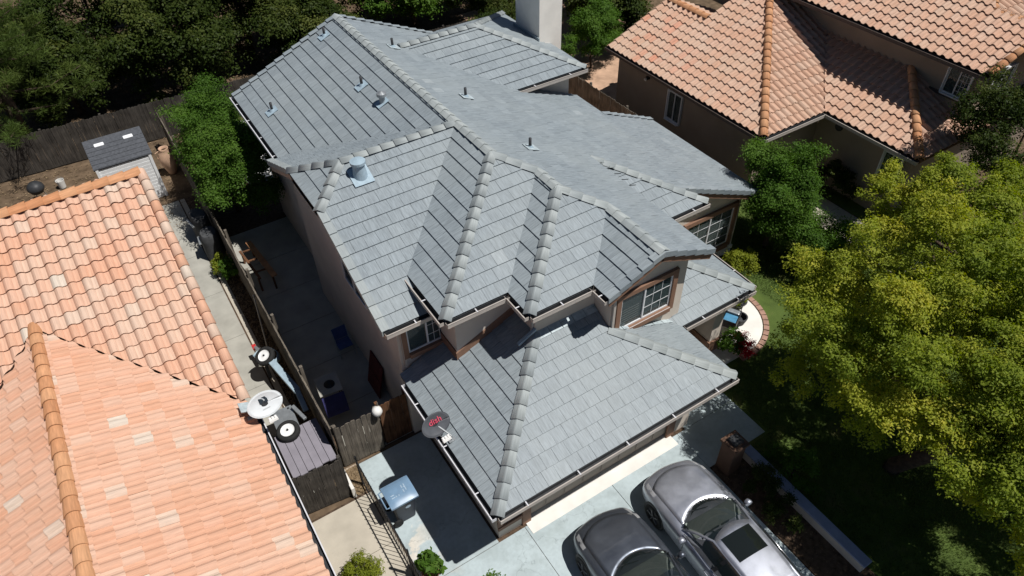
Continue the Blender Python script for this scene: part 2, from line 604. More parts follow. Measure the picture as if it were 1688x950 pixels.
def tile_shape(kind, W, E, cellpoly=None, u0=0, v0=0, jit=0.0):
    """verts (u,v,h) and faces for one tile; cellpoly(u0,u1,v0,v1) gives the clipped outline"""
    V, F, UV = [], [], []

    def add(pts):
        n = len(V)
        V.extend(pts)
        F.append(list(range(n, n + len(pts))))
        UV.extend([((p[0] - u0) / W, (p[1] - v0) / E) for p in pts])
    if kind == 'flat':
        g = 0.0026
        outl = cellpoly(u0 + g, u0 + W - g, v0, v0 + E + 0.015) if cellpoly else [(u0 + g, v0), (u0 + W - g, v0), (u0 + W - g, v0 + E + 0.015), (u0 + g, v0 + E + 0.015)]
        if len(outl) < 3 or abs(parea(outl)) < 0.0008:
            return None
        top = [(u, v, 0.060 + jit - 0.036 * (v - v0) / E) for u, v in outl]
        add(top)
        for i in range(len(outl)):
            a, b = top[i], top[(i + 1) % len(top)]
            if abs(a[1] - b[1]) < 1e-6 and a[1] > v0 + E:
                continue
            th = 0.024
            add([(a[0], a[1], a[2] - th), (b[0], b[1], b[2] - th), b, a])
    else:
        done = False
        for a0, a1 in zip(SSEG[:-1], SSEG[1:]):
            ua, ub = u0 + a0 * W, u0 + a1 * W
            outl = cellpoly(ua, ub, v0, v0 + E + 0.02) if cellpoly else [(ua, v0), (ub, v0), (ub, v0 + E + 0.02), (ua, v0 + E + 0.02)]
            if len(outl) < 3 or abs(parea(outl)) < 0.00005:
                continue
            done = True

            def hh(u, v):
                return 0.064 + jit + s_profile((u - u0) / W) - 0.046 * (v - v0) / E
            add([(u, v, hh(u, v)) for u, v in outl])
            lows = [q for q in outl if abs(q[1] - v0) < 1e-6]
            if len(lows) >= 2:
                q0 = min(q[0] for q in lows)
                q1 = max(q[0] for q in lows)
                add([(q0, v0, hh(q0, v0) - 0.02), (q1, v0, hh(q1, v0) - 0.02), (q1, v0, hh(q1, v0)), (q0, v0, hh(q0, v0))])
        if not done:
            return None
    return V, F, UV


def mesh_uv(name, V, F, UV, tints=None, smooth=False, mat=None):
    me = bpy.data.meshes.new(name)
    me.from_pydata(V, [], F)
    l = me.uv_layers.new(name='uv')
    flat = np.array([UV[i] for f in F for i in f], dtype=np.float32).ravel()
    l.data.foreach_set('uv', flat)
    if tints is not None:
        at = me.attributes.new('tint', 'FLOAT', 'FACE')
        at.data.foreach_set('value', np.array(tints, dtype=np.float32))
    if smooth:
        me.polygons.foreach_set('use_smooth', [True] * len(F))
    if mat:
        me.materials.append(MATS[mat])
    me.update()
    return me


def in_view(P):
    d = P - CAM
    z = d.dot(fwd)
    if z < 0.5:
        return None
    x, y = 844 + FPX * d.dot(rgt) / z, 475 - FPX * d.dot(upv) / z
    return x, y, z


def tile_roof(house, groups, kind, W, E, mat, decks, tintfn=None, part='roof_tile', limit=300, jitter=0.0025):
    """groups: list of (deck object, plane). The 300 tiles that show largest become objects, the others one joined part"""
    cand, rest = [], []
    for deck, pl in groups:
        us = [q[0] for q in pl.uv]
        vsx = [q[1] for q in pl.uv]
        row = 0
        v = 0.0
        while v < max(vsx) - 0.02:
            shift = (W * 0.5 * (row % 2)) if kind == 'flat' else 0.0
            c = math.floor((min(us) - shift) / W) * W + shift
            while c < max(us):
                r = cliprect(pl.uv, c, c + W, v, v + E)
                if len(r) >= 3 and abs(parea(r)) > 0.002:
                    full = abs(abs(parea(cliprect(pl.uv, c - 0.002, c + W + 0.002, v - 0.0, v + E + 0.02))) - (W + 0.004) * (E + 0.02)) < 1e-4
                    t = rng.random()
                    if tintfn:
                        t = tintfn(pl.pt(c, v), t)
                    ctr = pl.pt(c + W / 2, v + E / 2)
                    scr = in_view(ctr)
                    score = -1
                    if full and scr and 0 < scr[0] < 1688 and 0 < scr[1] < 950:
                        vd = (CAM - ctr)
                        score = max(0, vd.normalized().dot(pl.Nn)) / vd.length_squared
                    cand.append((score, deck, pl, c, v, t))
                c += W
            v += E
            row += 1
    cand.sort(key=lambda q: -q[0])
    protos = []
    for i in range(3):
        V, F, UV = tile_shape(kind, W, E)
        V = [(a, b, h + (rng.random() - 0.5) * 0.003) for a, b, h in V] if kind == 'flat' else V
        protos.append(mesh_uv(part, V, F, UV, None, kind != 'flat', mat))
    JV, JF, JUV, JT = [], [], [], []
    for i, (score, deck, pl, c, v, t) in enumerate(cand):
        jit = (rng.random() - 0.5) * 2 * jitter
        if i < limit and score > 0:
            o = bpy.data.objects.new(part, protos[i % 3])
            col.objects.link(o)
            o.parent = deck
            rz = (rng.random() - 0.5) * 0.012
            U = pl.U + pl.V * rz
            Vv = pl.V - pl.U * rz
            p = pl.pt(c, v, jit) - deck.location - house.location
            o.matrix_local = Matrix(((U.x, Vv.x, pl.Nn.x, p.x), (U.y, Vv.y, pl.Nn.y, p.y), (U.z, Vv.z, pl.Nn.z, p.z), (0, 0, 0, 1)))
            o['tint'] = float(t)
        else:
            sh = tile_shape(kind, W, E, lambda a, b, cc, d: cliprect(pl.uv, a, b, cc, d), c, v, jit)
            if not sh:
                continue
            V, F, UV = sh
            n = len(JV)
            for (a, b, h) in V:
                q = pl.pt(a, b, h) - house.location
                JV.append((q.x, q.y, q.z))
            JF += [[n + k for k in f] for f in F]
            JUV += UV
            JT += [t] * len(F)
    me = mesh_uv('roof_tiles', JV, JF, JUV, JT, kind != 'flat', mat)
    o = link('roof_tiles', me, house)
    o['kind'] = 'stuff'
    return o


def roof_deck(name, house, planes, mat, th=0.10):
    mb = MB()
    for pl in planes:
        top = [pl.pt(u, v, 0.0) for u, v in pl.uv]
        bot = [q - Vector((0, 0, th)) for q in top]
        mb.poly(top)
        mb.poly(bot, True)
        for i in range(len(top)):
            j = (i + 1) % len(top)
            mb.poly([bot[i], bot[j], top[j], top[i]])
    return mb.build(name, mat, house)


CAPM = {}


def cap_mesh(kind, r, L, mat, ang):
    key = (kind, r, L, mat, ang)
    if key not in CAPM:
        V, F, UV = [], [], []
        n = 9
        for j, (y, rr, dz) in enumerate(((0, r, 0.02), (L + 0.06, r * 0.86, -0.012))):
            for i in range(n):
                t = -1 + 2 * i / (n - 1)
                a = t * ang
                if kind == 'round':
                    V.append((rr * math.sin(a), y, rr * (math.cos(a) - math.cos(ang)) + dz))
                else:
                    w = rr * 1.12
                    V.append((w * t, y, rr * (0.62 - 0.55 * abs(t) - 0.10 * t * t) + dz))
                UV.append((i / (n - 1), j))
        for i in range(n - 1):
            F.append([i, i + 1, n + i + 1, n + i])
        # butt end, 2 cm thick lip
        m = len(V)
        for i in range(n):
            x, y, z = V[i]
            V.append((x * 0.9, y, z - 0.022))
            UV.append((i / (n - 1), 0))
        for i in range(n - 1):
            F.append([m + i, m + i + 1, i + 1, i])
        CAPM[key] = mesh_uv('ridge_cap', V, F, UV, None, True, mat)
    return CAPM[key]


def caps(parent, a, b, kind, r, L, mat, name='ridge_cap', lift=0.05, ang=1.35, base=Vector((0, 0, 0))):
    """cap tiles from the low end a to the high end b"""
    a, b = Vector(a), Vector(b)
    d = b - a
    tot = d.length
    n = max(1, round(tot / L))
    Ls = tot / n
    d.normalize()
    sx = d.cross(Vector((0, 0, 1))).normalized()
    u = sx.cross(d)
    me = cap_mesh(kind, r, round(Ls, 3), mat, ang)
    for i in range(n):
        p = a + d * (Ls * i) + Vector((0, 0, lift)) - base + sx * (rng.random() - 0.5) * 0.008
        o = bpy.data.objects.new(name, me)
        col.objects.link(o)
        o.parent = parent
        o.matrix_local = Matrix(((sx.x, d.x, u.x, p.x), (sx.y, d.y, u.y, p.y), (sx.z, d.z, u.z, p.z), (0, 0, 0, 1)))
        o['tint'] = float(rng.random())


def rake_tiles(parent, a, b, out, L, mat, base=Vector((0, 0, 0)), w=0.2, drop=0.16):
    """angular trim tiles along a rake from low end a to high end b; out: outward unit vector"""
    a, b, out = Vector(a), Vector(b), Vector(out)
    d = b - a
    n = max(1, round(d.length / L))
    Ls = d.length / n
    d.normalize()
    upn = out.cross(d)
    if upn.z < 0:
        upn = -upn
    for i in range(n):
        V, F, UV = [], [], []

        def quad(pts):
            k = len(V)
            V.extend(pts)
            F.append([k, k + 1, k + 2, k + 3])
            UV.extend([(0, 0), (1, 0), (1, 1), (0, 1)])
        p0 = a + d * (Ls * i)
        p1 = p0 + d * (Ls + 0.03)
        h0, h1 = 0.108, 0.064
        o0, o1 = out * 0.045, out * 0.04
        A0, A1 = p0 - out * (w - 0.04) + upn * (h0 - 0.005), p1 - out * (w - 0.04) + upn * (h1 - 0.005)
        B0, B1 = p0 + o0 + upn * h0, p1 + o1 + upn * h1
        C0, C1 = B0 - Vector((0, 0, drop)), B1 - Vector((0, 0, drop))
        quad([A0, B0, B1, A1])
        quad([B0, C0, C1, B1])
        quad([A0, A0 - upn * 0.03, B0 - upn * 0.03, B0])
        quad([B0, B0 - out * 0.03, C0 - out * 0.03, C0])
        me = mesh_uv('rake_tile', [tuple(q - base) for q in V], F, UV, None, False, mat)
        o = link('rake_tile', me, parent)
        o['tint'] = float(rng.random())


def gutter(house, a, b, out, mat='gutter', inner='dark_metal', brackets=True):
    """open gutter along an eave from a to b (z = eave height); out: outward unit vector"""
    a, b, out = Vector(a), Vector(b), Vector(out)
    d = (b - a).normalized()
    up = Vector((0, 0, 1))
    L = (b - a).length
    c = (a + b) / 2
    mb = MB()
    mb.obox(c + out * 0.135 + up * -0.055, d, out, up, L / 2, 0.006, 0.055)
    mb.obox(c + out * 0.135 + up * 0.004, d, out, up, L / 2, 0.013, 0.006)
    mb.obox(c + out * 0.08 + up * -0.113, d, out, up, L / 2, 0.062, 0.004)
    for e in (a, b):
        mb.obox(e + out * 0.08 + up * -0.055, d, out, up, 0.004, 0.055, 0.052)
    g = mb.build('gutter', mat, house)
    mi = MB()
    mi.obox(c + out * 0.012 + up * -0.06, d, out, up, L / 2, 0.012, 0.06)
    mi.obox(c + out * 0.075 + up * -0.104, d, out, up, L / 2 - 0.01, 0.05, 0.003)
    mi.build('gutter_shade', inner, g)  # dark inner sheets stand in for shade inside the open trough
    if brackets:
        n = max(1, int(L / 1.2))
        for i in range(n):
            p = a + d * (L * (i + 0.5) / n)
            MB().obox(p + out * 0.085 + up * 0.008, d, out, up, 0.014, 0.065, 0.005).build('gutter_bracket', 'gutter_white', g)
    return g


def wall(house, a, b, zb, za, zbb, inward, mat='stucco', th=0.16, peak=None, name='wall'):
    """upright wall from plan point a to b, top heights za and zbb, optional peak (fraction, z)"""
    a, b, inn = Vector((*a, 0)), Vector((*b, 0)), Vector((*inward, 0))
    dd = (b - a).normalized() * 0.004
    a, b = a + dd, b - dd
    prof = [(0, zb), (1, zb), (1, zbb)] + ([peak] if peak else []) + [(0, za)]
    f = [a + (b - a) * t + Vector((0, 0, z)) for t, z in prof]
    r = [q + inn * th for q in f]
    mb = MB()
    mb.poly(f)
    mb.poly(r, True)
    for i in range(len(f)):
        j = (i + 1) % len(f)
        mb.poly([f[i], r[i], r[j], f[j]])
    return mb.build(name, mat, house)


def window(house, c, right, out, w, h, trim=0.13, cols=3, rows=3, grid_side=(1,), trimmat='brown_trim', blinds=False, name='window', split=0.5, sill=True, curtain=False):
    """sliding window with two sashes on a wall; c centre on the wall face"""
    c, rt, out = Vector(c), Vector(right), Vector(out)
    up = Vector((0, 0, 1))
    fr = MB()
    fw = 0.045
    for s in (-1, 1):
        fr.obox(c + rt * s * (w / 2 - fw / 2) + out * 0.02, rt, out, up, fw / 2, 0.03, h / 2)
        fr.obox(c + up * s * (h / 2 - fw / 2) + out * 0.02, rt, out, up, w / 2 - fw, 0.03, fw / 2)
    xs = -w / 2 + w * split
    fr.obox(c + rt * xs + out * 0.025, rt, out, up, fw / 2, 0.032, h / 2 - fw)
    wo = fr.build(name, 'white_frame', house)
    # plate behind the panes, coloured for reflected sky unless it is a curtain
    MB().obox(c + out * 0.003, rt, out, up, w / 2 - fw, 0.002, h / 2 - fw).build('pane_backing', 'curtain' if curtain else 'pane_sky_tone', wo)
    for k, (x0, x1) in enumerate(((-w / 2 + fw, xs - fw / 2), (xs + fw / 2, w / 2 - fw))):
        MB().obox(c + rt * (x0 + x1) / 2 + out * (0.022 + 0.006 * k), rt, out, up, (x1 - x0) / 2, 0.002, h / 2 - fw).build('pane', 'window_glass', wo)
        if k in grid_side:
            for i in range(1, cols):
                x = x0 + (x1 - x0) * i / cols
                MB().obox(c + rt * x + out * 0.036, rt, out, up, 0.0055, 0.004, h / 2 - fw).build('muntin', 'white_frame', wo)
            for i in range(1, rows):
                z = -h / 2 + h * i / rows
                MB().obox(c + rt * (x0 + x1) / 2 + up * z + out * 0.0362, rt, out, up, (x1 - x0) / 2, 0.004, 0.0055).build('muntin', 'white_frame', wo)
        elif blinds:
            for i in range(7):
                z = -h / 2 + fw + 0.06 + i * 0.085
                MB().obox(c + rt * ((x0 + x1) / 2 - 0.04) + up * z + out * 0.014, rt, out, up, (x1 - x0) / 2 * 0.82, 0.004, 0.014).build('blind_slat', 'plastic_white', wo)
    if trim:
        for s in (-1, 1):
            MB().obox(c + rt * s * (w / 2 + trim / 2) + out * 0.035, rt, out, up, trim / 2, 0.055, h / 2 + trim).build('window_trim', trimmat, wo, bevel=0.006)
            MB().obox(c + up * s * (h / 2 + trim / 2) + out * (0.035 + (0.03 if s < 0 else 0)), rt, out, up, w / 2 - 0.001, 0.055 + (0.03 if s < 0 else 0), trim / 2).build('window_trim', trimmat, wo, bevel=0.006)
    return wo

# ================================================================== THE SETTING
struct(MB().poly([(-400, -300, -0.03), (400, -300, -0.03), (400, 500, -0.03), (-400, 500, -0.03)]).build('ground', 'dirt'))
lawn = struct(MB().box(11.2, 24.5, -8, 14.6, -0.02, 0.0).build('lawn', 'lawn'))

# driveway of poured slabs with open joints
drive = struct(MB().box(1.98, 12.08, -8, 11.65, -0.06, -0.012).build('driveway', 'mulch'))
jx = [1.99, 4.82, 7.42, 9.95]
jy = [-8, -4.2, -0.6, 3.0, 7.58]


def slab(parent, x0, x1, y0, y1, mat, z1=0.004, g=0.007, name='slab'):
    return MB().box(x0 + g, x1 - g, y0 + g, y1 - g, -0.02, z1 + rng.random() * 0.003).build(name, mat, parent)


for x0, x1 in zip(jx[:-1], jx[1:]):
    for y0, y1 in zip(jy[:-1], jy[1:]):
        slab(drive, x0, x1, y0, y1, 'driveway_paint')
slab(drive, 1.99, 4.06, 7.58, 11.62, 'driveway_paint')
slab(drive, 9.95, 12.07, 6.28, 7.58, 'driveway_paint')
slab(drive, 10.25, 12.07, 7.58, 9.6, 'driveway_paint')
struct(MB().box(4.9, 9.75, 7.30, 7.79, 0.008, 0.016).build('garage_apron', 'white_concrete'))

side = struct(MB().box(1.72, 4.3, 11.75, 32.5, -0.03, -0.006).build('side_yard', 'mulch'))
yy = [11.76, 13.7, 15.6, 17.5, 19.4, 21.3, 23.4]
for y0, y1 in zip(yy[:-1], yy[1:]):
    slab(side, 1.78, 4.2, y0, y1, 'walk_grey', -0.002)
path = struct(MB().box(-0.9, 1.5, 11.0, 26.9, -0.03, -0.012).build('neighbor_path', 'mulch'))
yy = [11.0, 13.4, 15.8, 18.2, 20.6, 23.0, 26.85]
for y0, y1 in zip(yy[:-1], yy[1:]):
    slab(path, -0.85, 0.92, y0, y1, 'walk_grey', 0.002)
    slab(path, 0.96, 1.14, y0, y1, 'path_beige', 0.004, 0.003, 'edging')
front = struct(MB().box(-1.0, 1.975, -6, 10.72, -0.03, -0.012).build('neighbor_front_path', 'mulch'))
yy = [-6, 0.5, 4.2, 6.6, 9.05, 10.66]
for y0, y1 in zip(yy[:-1], yy[1:]):
    slab(front, -0.9, 1.96, y0, y1, 'path_beige', 0.002)
struct(MB().box(18.9, 26.5, 22.5, 36, -0.025, -0.004).build('rear_patio', 'clay_ground'))
struct(MB().box(14.2, 17.9, 19.2, 25.5, -0.025, -0.006).build('rear_paving', 'clay_ground'))
nw = struct(MB().box(20.55, 22.2, 6.0, 14.2, -0.02, 0.006).build('neighbor_walk', 'mulch'))
for y0, y1 in zip([6.0, 8.0, 10.0, 12.0], [8.0, 10.0, 12.0, 14.15]):
    slab(nw, 20.6, 22.15, y0, y1, 'path_beige', 0.01)

# rounded front patio, white concrete with a brick edge
pat = []
for i in range(25):
    a = R(-100 + 175 * i / 24)
    pat.append((13.75 + 1.75 * math.cos(a), 10.3 + 1.65 * math.sin(a)))
patio = struct(prism(MB(), [(11.2, 8.7)] + pat + [(11.2, 12.4)], -0.02, 0.03).build('front_patio', 'white_concrete'))
for i in range(24):
    a = R(-100 + 175 * (i + 0.5) / 24)
    c = (13.75 + 1.86 * math.cos(a), 10.3 + 1.76 * math.sin(a), 0.03)
    t = Vector((-math.sin(a) * 1.95, math.cos(a) * 1.75, 0)).normalized()
    MB().obox(c, t, t.cross(Vector((0, 0, 1))), (0, 0, 1), 0.098, 0.085, 0.03).build('brick', 'brick_red', patio)


# flagstone patio behind the left tree: stones in white mortar
def voronoi_stones(x0, x1, y0, y1, n, seed):
    r = np.random.default_rng(seed)
    g = int(math.sqrt(n))
    pts = [((x0 + (i + 0.5 + (r.random() - .5) * 0.75) * (x1 - x0) / g), (y0 + (j + 0.5 + (r.random() - .5) * 0.75) * (y1 - y0) / g)) for i in range(g) for j in range(g)]
    out = []
    for i, (px, py) in enumerate(pts):
        poly = [(x0, y0), (x1, y0), (x1, y1), (x0, y1)]
        for j, (qx, qy) in enumerate(pts):
            if i == j:
                continue
            mx, my = (px + qx) / 2, (py + qy) / 2
            nx, ny = qx - px, qy - py
            L = math.hypot(nx, ny)
            nx, ny = nx / L, ny / L
            mx -= nx * 0.045
            my -= ny * 0.045
            res = []
            for a, b in zip(poly, poly[1:] + poly[:1]):
                da, db = (a[0] - mx) * nx + (a[1] - my) * ny, (b[0] - mx) * nx + (b[1] - my) * ny
                if da <= 0:
                    res.append(a)
                if (da < 0) != (db < 0) and abs(da - db) > 1e-9:
                    t = da / (da - db)
                    res.append((a[0] + t * (b[0] - a[0]), a[1] + t * (b[1] - a[1])))
            poly = res
            if len(poly) < 3:
                break
        if len(poly) >= 3:
            out.append(poly)
    return out


fl = struct(MB().box(3.6, 7.6, 26.2, 31.5, -0.03, 0.012).build('flagstone_patio', 'mortar_white'))
for pl_ in voronoi_stones(3.66, 7.54, 26.26, 31.44, 64, 5):
    prism(MB(), pl_, -0.01, 0.022 + rng.random() * 0.006).build('flagstone', 'flagstone', fl)

# ================================================================== OUR HOUSE
P = 0.436
Z0, XR, YB = 6.70, 7.876, 24.17
ZE = 5.25
X0E = 3.76
YW, XJ, XLW, JH, YF1, YQ = 15.584, 4.458, 3.355, 1.081, 11.258, 19.03
Y1, D1, Y2, D2, Y3 = 13.723, 0.851, 11.957, 0.912, 8.883
T1 = (Z0 - ZE) / P
T2 = T1 - D1
T3 = T2 - D2
X2, X3 = XR + D1, XR + D1 + D2
Z2, Z3 = Z0 - P * D1, Z0 - P * (D1 + D2)
X4, Y4, UU = 11.35, 13.88, 2.468
X6, Y6, Y7, X8 = 17.25, 12.075, 17.77, 14.855
W0, YW2, XW, TW = 1.215, 21.77, 12.087, 2.843
ZW = Z0 - P * W0
ZG, XG, XG2, YG = 2.70, 3.684, 10.79, 6.886
ZPc, XPC, YPC = 2.70, 13.53, 8.92


def zpx(x):
    return Z0 - P * (x - XR)


house = thing('house', 'two storey stucco house with grey slate-look tile roof, hips and stepped front gables', 'house', (7.5, 14.0, 0))

zmain = Z0 - P * (XR - X0E)
zlw = Z0 - P * (YW - YF1)
g = 0.012
planes_up = [
    Plane('-X', X0E, zmain, P, [(XR, YB), (X0E, YB), (X0E, 19.05), (XR - (YQ - YW), YQ + 0.02), (XR, YW + 0.02)]),
    Plane('+Y', YQ, Z0 - P * (YQ - YW), P, [(XJ, YW), (XR, YW), (XR - (YQ - YW), YQ), (XLW, YQ), (XLW, YW + JH)]),
    Plane('-Y', YF1, zlw, P, [(XJ, YW), (XR - g, YW), (XR - T1 - g, YW - T1), (XR - T1 + 0.4, YW - T1 - 0.02), (XR - T1 + 0.4, YF1), (XLW, YF1), (XLW, YW - JH)]),
    Plane('-X', XLW, Z0 - P * JH, P * JH / (XJ - XLW), [(XJ, YW), (XLW, YW + JH), (XLW, YW - JH)]),
    Plane('-X', XR - T1, ZE, P, [(XR, YW - g), (XR, Y1), (XR - T1, Y1 - T1), (XR - T1, YW - T1 - g)]),
    Plane('-Y', Y1 - T1, ZE, P, [(XR, Y1), (X2 - g, Y1 - D1), (X2 - T2 - g, Y1 - T1), (XR - T1, Y1 - T1)]),
    Plane('-X', X2 - T2, ZE, P, [(X2, Y1 - D1 - g), (X2, Y2), (X2 - T2, Y2 - T2), (X2 - T2, Y1 - T1 - g)]),
    Plane('-Y', Y2 - T2, ZE, P, [(X2, Y2), (X3 - g, Y2 - D2), (X3 - T3 - g, Y2 - T2), (X2 - T2, Y2 - T2)]),
    Plane('-X', X3 - T3, ZE, P, [(X3, Y2 - D2 - g), (X3, Y3), (X3 - T3, Y3), (X3 - T3, Y2 - T2 - g)]),
    Plane('+X', X6, zpx(X6), P, [(XR, YB), (XR, Y1), (X2, Y1 - D1), (X2, Y2), (X3, Y2 - D2), (X3, Y3), (X4, Y3), (X4, Y4), (X4 + (Y4 - Y6), Y6), (X6, Y6), (X6, Y7), (X8, Y7), (X8, 19.32), (XR + W0 + (YW2 - 19.32) - g, 19.32), (XR + W0 - g, YW2), (XR + W0 + (YB - YW2) - g, YB)]),
    Plane('-Y', Y4 - UU, zpx(X4) - P * UU, P, [(X4, Y4), (X4 + UU, Y4 - UU), (X4 - 0.38, Y4 - UU), (X4 - 0.38, Y4 - 0.62)]),
    Plane('-Y', YW2 - TW, ZW - P * TW, P, [(XR + W0 + g, YW2), (XW, YW2), (XW + TW, YW2 - TW), (XR + W0 + TW + g, YW2 - TW)]),
    Plane('+X', XW + TW, ZW - P * TW, P, [(XW, YW2), (XW + TW, YW2 + TW), (XW + TW, YW2 - TW)]),
    Plane('+Y', YW2 + TW, ZW - P * TW, P, [(XR + W0 + g, YW2), (XW, YW2), (XW + TW, YW2 + TW), (XR + W0 + TW, YW2 + TW)]),
]
planes_g = [
    Plane('-X', XG, ZG, P, [(XG, YG), (XG + 3.03, YG + 3.03), (6.72, 10.86), (4.98, 10.86), (4.98, 11.62), (XG, 11.62)]),
    Plane('-Y', YG, ZG, P, [(XG, YG), (XG2, YG), (8.47, YG + XG2 - 8.47), (8.47, 9.93), (XG + 3.04, 9.93)]),
    Plane('+X', XG2, ZG, P, [(XG2, YG), (XG2, YPC), (XG2 - 0.30, YPC + 0.30), (8.46, 9.25), (8.47, YG + XG2 - 8.47)]),
]
planes_p = [
    Plane('-Y', YPC, ZPc, P, [(XG2 + g, YPC), (XPC, YPC), (10.98, YPC + XPC - 10.98), (10.98, 9.3), (XG2 - 0.29 + g, YPC + 0.30)]),
    Plane('+X', XPC, ZPc, P, [(XPC, YPC), (XPC, 12.4), (10.98, 12.4), (10.98, YPC + XPC - 10.98)]),
]
roof = roof_deck('roof', house, planes_up, 'roof_deck')
groof = roof_deck('garage_roof', house, planes_g, 'roof_deck')
proof = roof_deck('porch_roof', house, planes_p, 'roof_deck')


def slate_tint(p, t):
    return min(1.0, 0.1 + 0.65 * t + (0.25 if rng.random() < 0.02 else 0))


tile_roof(house, [(roof, q) for q in planes_up] + [(groof, q) for q in planes_g] + [(proof, q) for q in planes_p], 'flat', 0.335, 0.36, 'slate_tile', None, slate_tint)

HB = house.location


def V3(x, y, z):
    return (x, y, z)


def hcap(a, b, par=roof):
    caps(par, a, b, 'angle', 0.145, 0.36, 'slate_cap', base=HB, lift=0.03)


hcap((XR, Y1, Z0), (XR, YB, Z0))
hcap((XJ, YW, Z0), (XR, YW, Z0))
hcap((XLW, YW - JH, Z0 - P * JH), (XJ, YW, Z0))
hcap((XLW, YW + JH, Z0 - P * JH), (XJ, YW, Z0))
hcap((XR - T1, Y1 - T1, ZE), (XR, Y1, Z0))
hcap((X2, Y1 - D1, Z2), (XR, Y1, Z0))
hcap((X2, Y2, Z2), (X2, Y1 - D1, Z2))
hcap((X2 - T2, Y2 - T2, ZE), (X2, Y2, Z2))
hcap((X3, Y2 - D2, Z3), (X2, Y2, Z2))
hcap((X3, Y3, Z3), (X3, Y2 - D2, Z3))
hcap((X4 + UU, Y4 - UU, zpx(X4 + UU)), (X4, Y4, zpx(X4)))
hcap((XR + W0, YW2, ZW), (XW, YW2, ZW))
hcap((XW + TW, YW2 - TW, ZW - P * TW), (XW, YW2, ZW))
hcap((XW + TW, YW2 + TW, ZW - P * TW), (XW, YW2, ZW))
hcap((XG, YG, ZG), (XG + 2.98, YG + 2.98, ZG + P * 2.98), groof)
hcap((XG2, YG, ZG), (8.49, YG + XG2 - 8.49, ZG + P * (XG2 - 8.49)), groof)
hcap((XPC, YPC, ZPc), (11.0, YPC + XPC - 11.0, ZPc + P * (XPC - 11.0)), proof)
# rakes
rake_tiles(roof, (XLW, YF1, zlw), (XLW, YW - JH, Z0 - P * JH), (-1, 0, 0), 0.36, 'slate_cap', HB)
rake_tiles(roof, (XLW, YQ, Z0 - P * (YQ - YW)), (XLW, YW + JH, Z0 - P * JH), (-1, 0, 0), 0.36, 'slate_cap', HB)
rake_tiles(roof, (X3 - T3, Y3, ZE), (X3, Y3, Z3), (0, -1, 0), 0.36, 'slate_tile', HB)
rake_tiles(roof, (X4, Y3, zpx(X4)), (X3, Y3, Z3), (0, -1, 0), 0.36, 'slate_tile', HB)
rake_tiles(roof, (X6, Y6, zpx(X6)), (X4 + Y4 - Y6 + 0.1, Y6, zpx(X4 + Y4 - Y6 + 0.1)), (0, -1, 0), 0.36, 'slate_tile', HB)
rake_tiles(roof, (X6, Y7, zpx(X6)), (X8, Y7, zpx(X8)), (0, 1, 0), 0.36, 'slate_tile', HB)
rake_tiles(roof, (X0E, YB, zmain), (XR, YB, Z0), (0, 1, 0), 0.36, 'slate_tile', HB)
rake_tiles(roof, (XR + W0 + YB - YW2, YB, zpx(XR + W0 + YB - YW2)), (XR, YB, Z0), (0, 1, 0), 0.36, 'slate_tile', HB)


def fascia(a, b, h=0.18, mat='fascia', parent=None, w=0.035, dz=-0.11):
    MB().bar(Vector(a) + Vector((0, 0, dz)), Vector(b) + Vector((0, 0, dz)), w, h).build('fascia_board', mat, parent or house)


e = 0.03
fascia((X3 - T3, Y3 + e, ZE), (X3, Y3 + e, Z3), 0.2, 'brown_trim', dz=-0.16)
fascia((X4, Y3 + e, zpx(X4)), (X3, Y3 + e, Z3), 0.2, 'brown_trim', dz=-0.16)
fascia((X6, Y6 + e, zpx(X6)), (X4 + Y4 - Y6, Y6 + e, zpx(X4 + Y4 - Y6)), 0.2, 'brown_trim', dz=-0.16)
fascia((XLW + e, YF1, zlw), (XLW + e, YW - JH, Z0 - P * JH), 0.2, 'fascia', dz=-0.16)
fascia((XLW + e, YW + JH, Z0 - P * JH), (XLW + e, YQ, Z0 - P * (YQ - YW)), 0.2, 'fascia', dz=-0.16)
# gutters
gutter(house, (XLW + 0.02, YF1, zlw), (XR - T1 + 0.36, YF1, zlw), (0, -1, 0))
gutter(house, (XR - T1, YW - T1 - 0.1, ZE), (XR - T1, Y1 - T1, ZE), (-1, 0, 0))
gutter(house, (XR - T1, Y1 - T1, ZE), (X2 - T2 - 0.14, Y1 - T1, ZE), (0, -1, 0))
gutter(house, (X2 - T2, Y1 - T1 - 0.14, ZE), (X2 - T2, Y2 - T2, ZE), (-1, 0, 0))
gutter(house, (X2 - T2, Y2 - T2, ZE), (X3 - T3 - 0.14, Y2 - T2, ZE), (0, -1, 0))
gutter(house, (X3 - T3, Y2 - T2 - 0.14, ZE), (X3 - T3, Y3, ZE), (-1, 0, 0))
gutter(house, (X0E, YB, zmain), (X0E, YQ + 0.1, zmain), (-1, 0, 0), 'gutter_white')
gutter(house, (X4 + 0.05, Y4 - UU, zpx(X4 + UU)), (X4 + UU, Y4 - UU, zpx(X4 + UU)), (0, -1, 0))
gutter(house, (XR + W0 + TW, YW2 - TW, ZW - P * TW), (XW + TW, YW2 - TW, ZW - P * TW), (0, -1, 0))
gutter(house, (XG, 11.3, ZG), (XG, YG, ZG), (-1, 0, 0), 'gutter_white')
gutter(house, (XG, YG, ZG), (XG2, YG, ZG), (0, -1, 0))
gutter(house, (XG2 + 0.1, YPC, ZPc), (XPC, YPC, ZPc), (0, -1, 0))
gutter(house, (XPC, YPC, ZPc), (XPC, 12.3, ZPc), (1, 0, 0))

